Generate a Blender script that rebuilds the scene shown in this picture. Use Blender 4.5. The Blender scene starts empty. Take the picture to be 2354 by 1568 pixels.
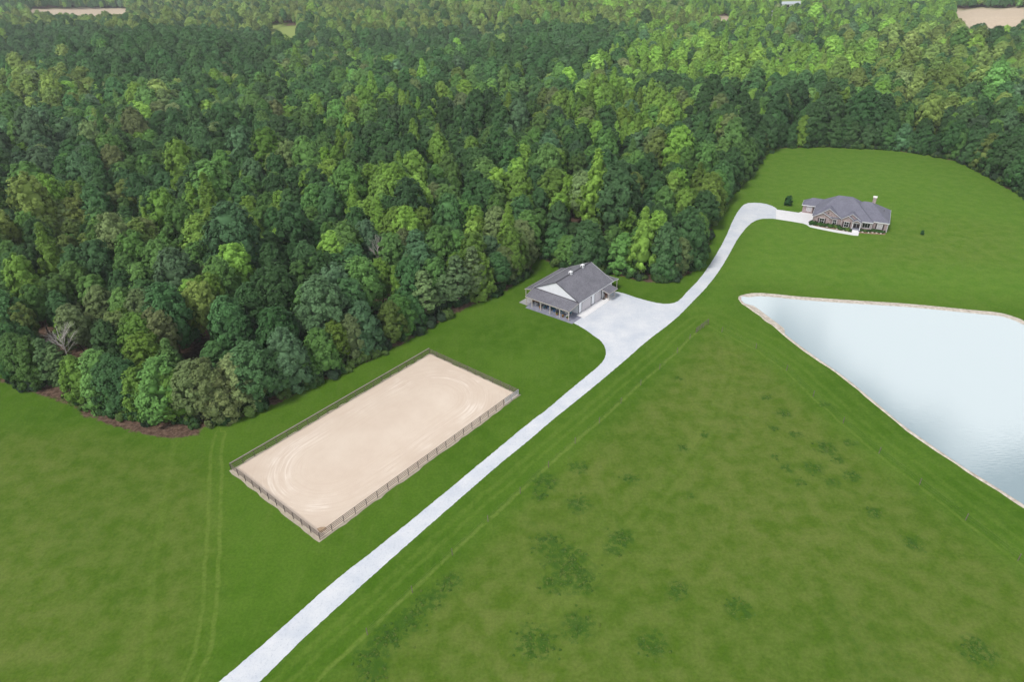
import bpy, bmesh, math, random
import numpy as np
from mathutils import Vector, Matrix
R = math.radians
rng = np.random.default_rng(7)
random.seed(7)
SC = bpy.context.scene
COL = SC.collection

# ------------------------------------------------------------------ camera
HC, PITCH, ROLL, FPX = 72.0, R(31.0), R(-1.5), 1530.6      # FPX: focal length for a frame 2354 px wide
cam = bpy.data.cameras.new('camera'); cam_o = bpy.data.objects.new('camera', cam); COL.objects.link(cam_o)
cam.sensor_width = 36.0; cam.lens = 36.0 * FPX / 2354.0
cam.clip_start = 0.5; cam.clip_end = 30000
cam_o.matrix_world = (Matrix.Translation((0, 0, HC)) @ Matrix.Rotation(R(90) - PITCH, 4, 'X') @ Matrix.Rotation(ROLL, 4, 'Z'))
SC.camera = cam_o

# ------------------------------------------------------------------ sky, sun, exposure
SUN_EL, SUN_AZ = R(56), R(-132)      # azimuth from +Y towards +X
W = bpy.data.worlds.new('World'); SC.world = W; W.use_nodes = True
nt = W.node_tree; nt.nodes.clear()
def N(nt, t, **k):
    n = nt.nodes.new(t)
    for a, v in k.items():
        if a.startswith('i_'):
            n.inputs[a[2:].replace('_', ' ')].default_value = v
        else: setattr(n, a, v)
    return n
def LK(nt, a, b): nt.links.new(a, b)
sky = N(nt, 'ShaderNodeTexSky', sky_type='NISHITA', sun_disc=False)
sky.sun_elevation = SUN_EL; sky.sun_rotation = SUN_AZ; sky.altitude = 200; sky.air_density = 1.0; sky.dust_density = 0.8
bg1 = N(nt, 'ShaderNodeBackground'); bg1.inputs[1].default_value = 0.055
LK(nt, sky.outputs[0], bg1.inputs[0])
bg2 = N(nt, 'ShaderNodeBackground'); bg2.inputs[0].default_value = (0.97, 0.98, 1.0, 1); bg2.inputs[1].default_value = 1.6
tc = N(nt, 'ShaderNodeTexCoord'); sx = N(nt, 'ShaderNodeSeparateXYZ'); LK(nt, tc.outputs['Generated'], sx.inputs[0])
nz = N(nt, 'ShaderNodeTexNoise'); nz.inputs['Scale'].default_value = 3.3; nz.inputs['Detail'].default_value = 5; nz.inputs['Roughness'].default_value = .5
LK(nt, tc.outputs['Generated'], nz.inputs['Vector'])
# cloud deck: solid white towards the horizon, broken and open higher up
mr = N(nt, 'ShaderNodeMapRange'); mr.inputs['From Min'].default_value = .585; mr.inputs['From Max'].default_value = .505
mr.inputs['To Min'].default_value = 0.0; mr.inputs['To Max'].default_value = 1.0
mm = N(nt, 'ShaderNodeMath', operation='MULTIPLY_ADD'); mm.inputs[1].default_value = -.75; 
mo = N(nt, 'ShaderNodeMath', operation='ADD'); mo.inputs[1].default_value = .375
LK(nt, nz.outputs[0], mm.inputs[0]); LK(nt, sx.outputs[2], mm.inputs[2]); LK(nt, mm.outputs[0], mo.inputs[0]); LK(nt, mo.outputs[0], mr.inputs['Value'])
mx = N(nt, 'ShaderNodeMixShader'); LK(nt, mr.outputs[0], mx.inputs[0]); LK(nt, bg1.outputs[0], mx.inputs[1]); LK(nt, bg2.outputs[0], mx.inputs[2])
wo = N(nt, 'ShaderNodeOutputWorld'); LK(nt, mx.outputs[0], wo.inputs[0])
sl = bpy.data.lights.new('sun', 'SUN'); sl.energy = 3.1; sl.angle = R(16); sl.color = (1.0, .955, .89)
so = bpy.data.objects.new('sun', sl); COL.objects.link(so)
so.rotation_euler = Vector((math.sin(SUN_AZ) * math.cos(SUN_EL), math.cos(SUN_AZ) * math.cos(SUN_EL), math.sin(SUN_EL))).to_track_quat('Z', 'Y').to_euler()
so.location = (0, 0, 200)
SC.view_settings.view_transform = 'Standard'; SC.view_settings.look = 'None'; SC.view_settings.gamma = 1
SC.view_settings.exposure = 0.0
SC.render.engine = 'CYCLES'
SC.cycles.max_bounces = 5; SC.cycles.diffuse_bounces = 2; SC.cycles.glossy_bounces = 2; SC.cycles.transmission_bounces = 2
SC.cycles.transparent_max_bounces = 4; SC.cycles.caustics_reflective = False; SC.cycles.caustics_refractive = False
SC.cycles.use_denoising = True; SC.cycles.denoiser = 'OPENIMAGEDENOISE'; SC.cycles.denoising_input_passes = 'RGB_ALBEDO_NORMAL'; SC.cycles.denoising_prefilter = 'ACCURATE'

# ------------------------------------------------------------------ survey: photo ray -> point on the ground plane
CP, SP, CR, SR = math.cos(PITCH), math.sin(PITCH), math.cos(ROLL), math.sin(ROLL)
def G(px, py, z=0.0):
    x = (px - 1177) / FPX; y = -(py - 784) / FPX
    x, y = CR * x - SR * y, SR * x + CR * y
    r = (x, CP + y * SP, -SP + y * CP); t = (z - HC) / r[2]
    return (r[0] * t, r[1] * t)
def PRJ(x, y, z):
    z = z - HC; Y = y * SP + z * CP; Z = y * CP - z * SP
    a = x / Z; b = Y / Z
    return 1177 + (CR * a + SR * b) * FPX, 784 - (-SR * a + CR * b) * FPX

# ------------------------------------------------------------------ helpers
def tag(o, label=None, cat=None, group=None, kind=None):
    if label: o['label'] = label
    if cat: o['category'] = cat
    if group: o['group'] = group
    if kind: o['kind'] = kind
    return o
def empty(name, loc=(0, 0, 0), rz=0.0):
    o = bpy.data.objects.new(name, None); COL.objects.link(o); o.location = loc; o.rotation_euler = (0, 0, rz); o.empty_display_size = .5
    return o
class MB:
    def __init__(s): s.v = []; s.f = []
    def box(s, x0, y0, z0, x1, y1, z1):
        b = len(s.v)
        s.v += [(x0, y0, z0), (x1, y0, z0), (x1, y1, z0), (x0, y1, z0), (x0, y0, z1), (x1, y0, z1), (x1, y1, z1), (x0, y1, z1)]
        s.f += [[b + i for i in q] for q in ((0, 3, 2, 1), (4, 5, 6, 7), (0, 1, 5, 4), (1, 2, 6, 5), (2, 3, 7, 6), (3, 0, 4, 7))]
        return s
    def bar(s, p, q, w, h, up=(0, 0, 1)):
        p = Vector(p); q = Vector(q); d = (q - p).normalized(); upv = Vector(up)
        if abs(d.dot(upv)) > .95: upv = Vector((1, 0, 0))
        side = d.cross(upv).normalized(); u2 = side.cross(d).normalized(); b = len(s.v)
        for c in (p, q):
            for a, e in ((-1, -1), (1, -1), (1, 1), (-1, 1)): s.v.append(tuple(c + side * (a * w / 2) + u2 * (e * h / 2)))
        s.f += [[b + i for i in t] for t in ((0, 1, 2, 3), (7, 6, 5, 4), (0, 4, 5, 1), (1, 5, 6, 2), (2, 6, 7, 3), (3, 7, 4, 0))]
        return s
    def tube(s, pts, rad, n=8, cap=True):
        b0 = len(s.v); pts = [Vector(p) for p in pts]
        for i, p in enumerate(pts):
            d = (pts[min(i + 1, len(pts) - 1)] - pts[max(i - 1, 0)]).normalized()
            a = d.cross(Vector((0, 0, 1)));
            if a.length < .05: a = Vector((1, 0, 0))
            a.normalize(); c = d.cross(a).normalized(); r = rad[i] if isinstance(rad, (list, tuple)) else rad
            for k in range(n):
                t = 2 * math.pi * k / n; s.v.append(tuple(p + a * math.cos(t) * r + c * math.sin(t) * r))
        for i in range(len(pts) - 1):
            for k in range(n):
                k2 = (k + 1) % n; s.f.append([b0 + i * n + k, b0 + i * n + k2, b0 + (i + 1) * n + k2, b0 + (i + 1) * n + k])
        if cap:
            s.f.append([b0 + k for k in range(n)][::-1]); s.f.append([b0 + (len(pts) - 1) * n + k for k in range(n)])
        return s
    def poly(s, pts):
        b = len(s.v); s.v += [tuple(p) for p in pts]; s.f.append(list(range(b, b + len(pts)))); return s
    def prism(s, pts, off):      # closed solid: polygon pts swept by vector off
        b = len(s.v); n = len(pts); s.v += [tuple(p) for p in pts] + [tuple(p[i] + off[i] for i in range(3)) for p in pts]
        s.f.append([b + i for i in range(n)]); s.f.append([b + n + i for i in range(n)][::-1])
        for i in range(n):
            j = (i + 1) % n; s.f.append([b + i, b + n + i, b + n + j, b + j])
        return s
    def build(s, name, mat, parent=None, smooth=False, fix=True):
        me = bpy.data.meshes.new(name); me.from_pydata(s.v, [], s.f)
        if fix:
            bm = bmesh.new(); bm.from_mesh(me); bmesh.ops.recalc_face_normals(bm, faces=bm.faces); bm.to_mesh(me); bm.free()
        me.materials.append(mat)
        if smooth: me.polygons.foreach_set('use_smooth', [True] * len(me.polygons))
        o = bpy.data.objects.new(name, me); COL.objects.link(o)
        if parent: o.parent = parent
        return o
def islands(s):
    par = list(range(len(s.v)))
    def fd(i):
        while par[i] != i: par[i] = par[par[i]]; i = par[i]
        return i
    for f in s.f:
        for i in f[1:]: par[fd(i)] = fd(f[0])
    g = {}
    for f in s.f: g.setdefault(fd(f[0]), []).append(f)
    out = []
    for fs in g.values():
        ids = sorted({i for f in fs for i in f}); mp = {j: k for k, j in enumerate(ids)}; b = MB(); b.v = [s.v[i] for i in ids]; b.f = [[mp[i] for i in f] for f in fs]; out.append(b)
    return out
def build_each(mb, name, mat, parent): return [b.build(name, mat, parent) for b in islands(mb)]
def copy_tree(o, parent=None):
    c = o.copy(); COL.objects.link(c); c.parent = parent
    for ch in o.children: copy_tree(ch, c)
    return c

# ------------------------------------------------------------------ materials
def mat(name, col, rough=.8, spec=.3, var=0.0, scale=3.0, metal=0.0, bump=0.0, col2=None, stretch=None, detail=6):
    m = bpy.data.materials.new(name); m.use_nodes = True; t = m.node_tree; b = t.nodes['Principled BSDF']
    b.inputs['Roughness'].default_value = rough; b.inputs['Specular IOR Level'].default_value = spec; b.inputs['Metallic'].default_value = metal
    b.inputs['Base Color'].default_value = (*col, 1)
    if var > 0 or col2 or bump:
        g = N(t, 'ShaderNodeNewGeometry') if stretch is None else N(t, 'ShaderNodeTexCoord')
        src = g.outputs['Position'] if stretch is None else g.outputs['Object']
        if stretch:
            mp = N(t, 'ShaderNodeMapping'); mp.inputs['Scale'].default_value = stretch; LK(t, src, mp.inputs[0]); src = mp.outputs[0]
        n = N(t, 'ShaderNodeTexNoise'); n.inputs['Scale'].default_value = scale; n.inputs['Detail'].default_value = detail; n.inputs['Roughness'].default_value = .65
        LK(t, src, n.inputs['Vector'])
        c2 = col2 or tuple(min(1, c * (1 + var)) for c in col); c1 = col if col2 else tuple(c * (1 - var) for c in col)
        r = N(t, 'ShaderNodeValToRGB'); r.color_ramp.elements[0].position = .32; r.color_ramp.elements[1].position = .68
        r.color_ramp.elements[0].color = (*c1, 1); r.color_ramp.elements[1].color = (*c2, 1)
        LK(t, n.outputs[0], r.inputs[0]); LK(t, r.outputs[0], b.inputs['Base Color'])
        if bump:
            bp = N(t, 'ShaderNodeBump'); bp.inputs['Strength'].default_value = bump; bp.inputs['Distance'].default_value = .05
            LK(t, n.outputs[0], bp.inputs['Height']); LK(t, bp.outputs[0], b.inputs['Normal'])
    return m
M = {}
M['white'] = mat('white_paint', (.72, .73, .76), .5, .4, .04, 2)
M['siding'] = mat('white_siding', (.74, .76, .80), .45, .4, .05, 1.5)
M['trim_dark'] = mat('dark_trim', (.045, .045, .055), .5, .4, .2, 4)
M['garage'] = mat('garage_door_grey', (.52, .50, .53), .5, .4, .05, 3, stretch=(.3, .3, 9))
M['wood'] = mat('weathered_wood', (.17, .14, .12), .85, .2, .35, 4)
M['wood_dark'] = mat('dark_wood', (.075, .065, .06), .85, .2, .4, 5)
M['wood_grey'] = mat('grey_wood', (.36, .34, .32), .8, .25, .25, 4)
M['tan_post'] = mat('tan_post', (.50, .46, .42), .8, .2, .2, 5)
M['conc'] = mat('concrete', (.74, .74, .75), .8, .25, .05, .8)
M['slab'] = mat('porch_slab', (.24, .25, .31), .8, .25, .25, .8)
M['conc_edge'] = mat('stained_concrete', (.2, .19, .19), .9, .2, .3, 3)
M['glass'] = mat('dark_glass', (.012, .012, .014), .08, .6)
M['glass_pale'] = mat('pale_reflection_pane', (.42, .40, .42), .15, .6, .15, 2)  # right wing pane's pale reflection is put into this base colour
M['shutter'] = mat('shutter_brown', (.06, .045, .05), .6, .3)
M['bark'] = mat('bark', (.15, .12, .10), .95, .1, .4, 6)
M['deadwood'] = mat('bleached_wood', (.46, .43, .40), .9, .1, .2, 6)
M['mulch'] = mat('mulch', (.20, .12, .085), .95, .1, .45, 3, col2=(.34, .24, .17))
M['stone'] = mat('pale_stone', (.52, .48, .42), .9, .1, .2, 5)
M['stone_dark'] = mat('brown_stone', (.19, .13, .10), .9, .1, .5, 6)
M['cutting'] = mat('charcoal_metal', (.05, .05, .055), .5, .4)
M['teal'] = mat('teal_fabric', (.04, .16, .22), .8, .2, .2, 6)
M['blue'] = mat('blue_fabric', (.05, .13, .30), .8, .2, .2, 6)
M['terracotta'] = mat('terracotta', (.36, .14, .07), .9, .2, .2, 6)
M['flower_white'] = mat('white_flower', (.75, .70, .62), .9, .1, .1, 9)
M['flower_orange'] = mat('orange_flower', (.55, .20, .07), .9, .1, .3, 9)
M['inner'] = mat('barn_interior_shade', (.012, .014, .018), .95, .05)  # near black: deep shade of the open bay put into the colour
M['cap'] = mat('chimney_cap', (.86, .84, .80), .7, .2)

def m_shingle(name, c1, c2, sc=1.0):
    m = bpy.data.materials.new(name); m.use_nodes = True; t = m.node_tree; b = t.nodes['Principled BSDF']
    b.inputs['Roughness'].default_value = .78; b.inputs['Specular IOR Level'].default_value = .45
    tcx = N(t, 'ShaderNodeTexCoord')
    n1 = N(t, 'ShaderNodeTexNoise'); n1.inputs['Scale'].default_value = 3.2 * sc; n1.inputs['Detail'].default_value = 4
    n2 = N(t, 'ShaderNodeTexNoise'); n2.inputs['Scale'].default_value = .55 * sc; n2.inputs['Detail'].default_value = 3
    mp = N(t, 'ShaderNodeMapping'); mp.inputs['Scale'].default_value = (1, 1, 2.2)
    LK(t, tcx.outputs['Object'], mp.inputs[0]); LK(t, mp.outputs[0], n1.inputs['Vector']); LK(t, tcx.outputs['Object'], n2.inputs['Vector'])
    a = N(t, 'ShaderNodeMath', operation='MULTIPLY_ADD'); a.inputs[1].default_value = .65
    s2 = N(t, 'ShaderNodeMath', operation='MULTIPLY'); s2.inputs[1].default_value = .35
    LK(t, n2.outputs[0], s2.inputs[0]); LK(t, n1.outputs[0], a.inputs[0]); LK(t, s2.outputs[0], a.inputs[2])
    r = N(t, 'ShaderNodeValToRGB'); r.color_ramp.elements[0].position = .38; r.color_ramp.elements[1].position = .62
    r.color_ramp.elements[0].color = (*c1, 1); r.color_ramp.elements[1].color = (*c2, 1)
    LK(t, a.outputs[0], r.inputs[0]); LK(t, r.outputs[0], b.inputs['Base Color'])
    # shingle courses: fine horizontal steps
    w = N(t, 'ShaderNodeTexWave', bands_direction='Z', wave_profile='SAW'); w.inputs['Scale'].default_value = 1.6; w.inputs['Distortion'].default_value = .3
    LK(t, tcx.outputs['Object'], w.inputs['Vector'])
    bp = N(t, 'ShaderNodeBump'); bp.inputs['Strength'].default_value = .25; bp.inputs['Distance'].default_value = .04
    LK(t, w.outputs[1], bp.inputs['Height']); LK(t, bp.outputs[0], b.inputs['Normal'])
    return m
M['barn_roof'] = m_shingle('barn_shingles', (.130, .130, .155), (.205, .202, .232))
M['house_roof'] = m_shingle('house_shingles', (.125, .127, .170), (.175, .177, .225))
def m_brick():
    m = bpy.data.materials.new('brick'); m.use_nodes = True; t = m.node_tree; b = t.nodes['Principled BSDF']
    b.inputs['Roughness'].default_value = .85; b.inputs['Specular IOR Level'].default_value = .2
    tcx = N(t, 'ShaderNodeTexCoord'); sxx = N(t, 'ShaderNodeSeparateXYZ'); LK(t, tcx.outputs['Object'], sxx.inputs[0])
    ad = N(t, 'ShaderNodeMath', operation='ADD'); LK(t, sxx.outputs[0], ad.inputs[0]); LK(t, sxx.outputs[1], ad.inputs[1])
    cb = N(t, 'ShaderNodeCombineXYZ'); LK(t, ad.outputs[0], cb.inputs[0]); LK(t, sxx.outputs[2], cb.inputs[1])
    br = N(t, 'ShaderNodeTexBrick'); br.inputs['Scale'].default_value = 4.0; br.inputs['Mortar Size'].default_value = .03
    br.inputs['Color1'].default_value = (.27, .18, .175, 1); br.inputs['Color2'].default_value = (.35, .27, .27, 1); br.inputs['Mortar'].default_value = (.50, .46, .46, 1)
    LK(t, cb.outputs[0], br.inputs['Vector'])
    n = N(t, 'ShaderNodeTexNoise'); n.inputs['Scale'].default_value = 2.5; n.inputs['Detail'].default_value = 5; LK(t, tcx.outputs['Object'], n.inputs['Vector'])
    mxx = N(t, 'ShaderNodeMix', data_type='RGBA', blend_type='MULTIPLY'); mxx.inputs[0].default_value = .5
    rr = N(t, 'ShaderNodeValToRGB'); rr.color_ramp.elements[0].position = .35; rr.color_ramp.elements[0].color = (.5, .45, .48, 1); rr.color_ramp.elements[1].position = .65; rr.color_ramp.elements[1].color = (1.15, 1.1, 1.1, 1)
    LK(t, n.outputs[0], rr.inputs[0]); LK(t, br.outputs[0], mxx.inputs[6]); LK(t, rr.outputs[0], mxx.inputs[7]); LK(t, mxx.outputs[2], b.inputs['Base Color'])
    return m
M['brick'] = m_brick()

def m_leaf(name, obj_tint=True, col=(.05, .1, .03)):
    m = bpy.data.materials.new(name); m.use_nodes = True; t = m.node_tree; b = t.nodes['Principled BSDF']
    b.inputs['Roughness'].default_value = .7; b.inputs['Specular IOR Level'].default_value = .08
    g = N(t, 'ShaderNodeNewGeometry')
    mr2 = N(t, 'ShaderNodeMapRange'); mr2.inputs['To Min'].default_value = .75; mr2.inputs['To Max'].default_value = 1.3
    LK(t, g.outputs['Random Per Island'], mr2.inputs[0])
    vm = N(t, 'ShaderNodeVectorMath', operation='SCALE')
    if obj_tint:
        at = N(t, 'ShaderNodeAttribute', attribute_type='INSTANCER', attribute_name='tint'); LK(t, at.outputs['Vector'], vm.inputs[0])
    else: vm.inputs[0].default_value = col
    LK(t, mr2.outputs[0], vm.inputs['Scale']); LK(t, vm.outputs[0], b.inputs['Base Color'])
    return m
M['leaf'] = m_leaf('foliage'); M['shrub_leaf'] = M['leaf']

# ------------------------------------------------------------------ outlines
EDGE = [(-700, 700), (-350, 800), (-120, 850), (0, 882), (50, 900), (150, 933), (230, 958), (330, 984), (430, 988), (520, 978), (560, 962), (640, 932), (720, 893),
        (780, 862), (860, 828), (940, 787), (1000, 748), (1060, 718), (1120, 692), (1180, 662), (1215, 636), (1228, 610), (1233, 590), (1240, 583),
        (1250, 600), (1285, 616), (1340, 632), (1405, 634), (1452, 644), (1500, 653), (1535, 653), (1580, 638), (1615, 604), (1635, 560), (1640, 520), (1662, 480),
        (1695, 442), (1730, 400), (1755, 362), (1785, 342), (1900, 338), (2050, 346), (2130, 357), (2200, 372), (2260, 402), (2310, 432), (2354, 455), (2480, 510), (2700, 600)]
edge_w = [G(*p) for p in EDGE]
CLEAR = np.array(edge_w + [(420, 160), (420, -300), (-420, -300), (-420, 120)])
def inside(P, poly):
    x, y = P[:, 0], P[:, 1]; r = np.zeros(len(P), bool); n = len(poly); j = n - 1
    for i in range(n):
        xi, yi = poly[i]; xj, yj = poly[j]
        c = ((yi > y) != (yj > y)); c &= x < (xj - xi) * (y - yi) / ((yj - yi) if yj != yi else 1e-9) + xi; r ^= c; j = i
    return r
def pdist(P, pts, closed=False):
    best = np.full(len(P), 1e9); idx = range(len(pts) if closed else len(pts) - 1)
    for i in idx:
        a = np.array(pts[i], float); b = np.array(pts[(i + 1) % len(pts)], float); d = b - a
        t = np.clip(((P - a) @ d) / max(d @ d, 1e-9), 0, 1); best = np.minimum(best, np.hypot(*(P - a - t[:, None] * d).T))
    return best
def sdf(P, poly):             # positive inside poly
    return pdist(P, poly, True) * np.where(inside(P, poly), 1, -1)
_ph = rng.uniform(0, 6.28, (12,)); _kx = rng.normal(0, 1, 12); _ky = rng.normal(0, 1, 12)
def snoise(x, y, wl):         # smooth noise about -1..1
    s = 0
    for i in range(8):
        k = 6.28 / wl / math.hypot(_kx[i], _ky[i]) * (.6 + .12 * i); s = s + np.sin(k * (_kx[i] * x + _ky[i] * y) + _ph[i])
    return s / 3.2
def terr(x, y):
    d = np.clip((np.hypot(x * .8, y) - 300) / 160, 0, 1); d = d * d * (3 - 2 * d)
    return d * (7.5 * snoise(x, y, 260) - 2)
FIELDS = [(612, 59, 686, 79, 'green'), (2196, 20, 2420, 53, 'tan'), (60, 21, 292, 30, 'tan'), (1648, 39, 1684, 46, 'tan'), (1768, 33, 1786, 39, 'lush'), (418, 55, 438, 62, 'green'), (1790, 0, 1850, 9, 'lush')]

# ------------------------------------------------------------------ ground
def grid_axis(lo, hi, step, far_lo, far_hi):
    a = list(np.arange(lo, hi + .01, step)); s = step; x = lo; pre = []
    while x > far_lo: s *= 1.13; x -= min(s, 22) if x > -1500 else s * 3; pre.append(x)
    s = step; x = hi; post = []
    while x < far_hi: s *= 1.13; x += min(s, 22) if x < 1500 else s * 3; post.append(x)
    return np.array(pre[::-1] + a + post)
gx = grid_axis(-112, 205, 1.0, -9000, 9000); gy = grid_axis(38, 262, 1.0, -9000, 9000)
X, Y = np.meshgrid(gx, gy); PX = np.c_[X.ravel(), Y.ravel()]
Z = terr(PX[:, 0], PX[:, 1])
def mesh_np(name, V, F):
    me = bpy.data.meshes.new(name); me.vertices.add(len(V)); me.vertices.foreach_set('co', np.ascontiguousarray(V, np.float32).ravel())
    k = F.shape[1]; me.loops.add(F.size); me.loops.foreach_set('vertex_index', F.astype(np.int32).ravel())
    me.polygons.add(len(F)); me.polygons.foreach_set('loop_start', np.arange(0, F.size, k, dtype=np.int32)); me.update(calc_edges=True)
    return me
def fattr(me, name, arr): a = me.attributes.new(name, 'FLOAT', 'POINT'); a.data.foreach_set('value', arr.astype(np.float32))
nx, ny = len(gx), len(gy); ii, jj = np.meshgrid(np.arange(nx - 1), np.arange(ny - 1)); q = (jj * nx + ii).ravel()
gm = mesh_np('ground', np.c_[PX, Z], np.c_[q, q + 1, q + nx + 1, q + nx])
sd_clear = sdf(PX, CLEAR)
sm = lambda v, a, b: (lambda t: t * t * (3 - 2 * t))(np.clip((v - a) / (b - a), 0, 1))
forest = 1 - sm(sd_clear, -2.6, 1.5)
pxy = np.array([PRJ(x, y, 0) if y > 20 else (0, 9999) for x, y in PX]) if False else None
Yc = np.maximum(PX[:, 1], 5); zz = Z - HC; YY = Yc * SP + zz * CP; ZZ = Yc * CP - zz * SP; aa = PX[:, 0] / ZZ; bb = YY / ZZ
SX = 1177 + (CR * aa + SR * bb) * FPX; SY = 784 - (-SR * aa + CR * bb) * FPX
field_t = np.zeros(len(PX)); field_g = np.zeros(len(PX))
for x0, y0, x1, y1, k in FIELDS:
    m_ = (SX > x0 - 25) & (SX < x1 + 25) & (SY > y0 - 4) & (SY < y1 + 30) & (PX[:, 1] > 300)
    (field_t if k == 'tan' else field_g)[m_] = 1
forest = forest * (1 - np.maximum(field_t, field_g))
# bare leaf litter tongue in front of the left wood
lit = np.array([G(*p) for p in [(190, 945), (250, 965), (330, 990), (400, 1000), (450, 997), (440, 965), (350, 945), (250, 930)]])
forest = np.maximum(forest, sm(sdf(PX, lit), -2.5, .5))
FENCE1 = [(1627.7, 746.5), (1585.4, 780.4), (1556.4, 811.8), (1516, 849.5), (1473, 886), (1427, 928), (1377.5, 973), (1322, 1020), (1261, 1075), (1196, 1135), (1122, 1200), (1040, 1277)]
FENCE2 = [(1627.7, 746.5), (1659, 764), (1737.6, 802), (1807.8, 852), (1869, 912), (1938, 973), (2020, 1043), (2113.4, 1115)]
f1 = [G(*p) for p in FENCE1]; f2 = [G(*p) for p in FENCE2]
d1 = np.array(f1[-1]) - np.array(f1[-2]); d2 = np.array(f2[-1]) - np.array(f2[-2])
for k in range(5): f1.append(tuple(np.array(f1[-1]) + d1))
for k in range(5): f2.append(tuple(np.array(f2[-1]) + d2))
past = np.array(f1[::-1] + f2[1:] + [(120, -40), (-90, -40)])
past = np.array(f1[::-1] + f2[1:]); past = np.vstack([past, [(f2[-1][0] + 60, -60), (f1[-1][0] - 20, -60)]])
olive = .85 * sm(sdf(PX, past), -1.5, 6)
lf = np.array([G(*p) for p in [(-600, 1000), (200, 975), (395, 1030), (500, 1060), (520, 1250), (470, 1568), (440, 2100), (-900, 2100)]])
olive = np.maximum(olive, .75 * sm(sdf(PX, lf), -3, 6))
lf2 = np.array([G(*p) for p in [(2120, 480), (2354, 520), (2354, 620), (2150, 610), (1950, 620), (1900, 590)]])
olive = np.maximum(olive, .35 * sm(sdf(PX, lf2), -6, 8))
hl = sm(sdf(PX, np.array([G(*p) for p in [(1700, 330), (2700, 330), (2700, 800), (2354, 700), (1980, 672), (1700, 650), (1650, 700), (1600, 705), (1700, 500)]])), -8, 10)
CL = [(1300, 1290, 3.6), (1330, 1330, 3.2), (1260, 1250, 2.5), (1275, 1340, 2.2), (1035, 1340, 1.9), (990, 1380, 2.2), (940, 1425, 2.4), (895, 1465, 2.6), (850, 1510, 2.4), (1430, 1240, 2.3), (1410, 1262, 1.6), (1900, 1030, 2.0),
      (1870, 1075, 1.8), (1925, 1055, 1.3), (1800, 950, 1.6), (1830, 1000, 1.3), (1780, 985, 1.0), (1760, 915, 1.1), (1895, 930, 1.2), (1955, 1020, 1.3), (1960, 1095, 1.6), (1250, 1110, 2.6), (1330, 1160, 2.2), (1330, 1075, 1.8), (1240, 1140, 1.5), (1590, 1140, .9), (1450, 1100, 1.6),
      (1230, 1480, 3.0), (1330, 1440, 2.5), (1500, 1480, 2.2), (1700, 1400, 2.0), (1560, 1360, 1.8), (2250, 1500, 2.5), (2100, 1250, 1.6), (2010, 1180, 1.5), (1810, 1075, 1.3), (1840, 1110, 1.1), (1780, 1050, 1.0), (1915, 1110, 1.3), (860, 1545, 2.2), (1560, 870, 1.0), (1620, 1000, 1.1), (1570, 1030, 1.3)]
clov = np.zeros(len(PX))
for x, y, r in CL:
    c = G(x, y); clov = np.maximum(clov, np.exp(-(((PX[:, 0] - c[0]) ** 2 + (PX[:, 1] - c[1]) ** 2) / (r * r))))
clov = np.maximum(clov, .45 * np.clip(snoise(PX[:, 0], PX[:, 1], 22) - .2, 0, 1) * olive)
def sline(pts):
    best = np.full(len(PX), 1e9); out = np.zeros(len(PX))
    for i in range(len(pts) - 1):
        a = np.array(pts[i]); d = np.array(pts[i + 1]) - a; L2 = d @ d; t = ((PX - a) @ d) / L2; tc_ = np.clip(t, 0, 1); e = PX - a - tc_[:, None] * d; r = np.hypot(*e.T); cr = d[0] * e[:, 1] - d[1] * e[:, 0]
        m_ = r < best; best = np.where(m_, r, best); out = np.where(m_, np.where(cr >= 0, r, -r), out)
    return np.clip(out, -30, 30)
sA = sline(f1); sB = sline(f2); sC = sline([G(x + 10, y) for x, y in [(495, 1000), (487, 1040), (484, 1150), (478, 1280), (472, 1400), (455, 1500), (425, 1568), (370, 1700)]])
sD = sline([G(*p) for p in [(400, 1000), (395, 1040), (372, 1180), (350, 1330), (340, 1450), (335, 1600)]]); sE = sline([G(x + 45, y) for x, y in [(1610, 760), (1630, 800), (1640, 850), (1600, 960), (1540, 1060), (1430, 1190), (1330, 1300), (1200, 1430)]])
for n_, a_ in (('forest', forest), ('olive', olive), ('clover', clov), ('houselawn', hl), ('sa', sA), ('sb', sB), ('sc', sC), ('sd', sD), ('se', sE), ('tanfield', field_t), ('greenfield', field_g)): fattr(gm, n_, a_)
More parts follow.
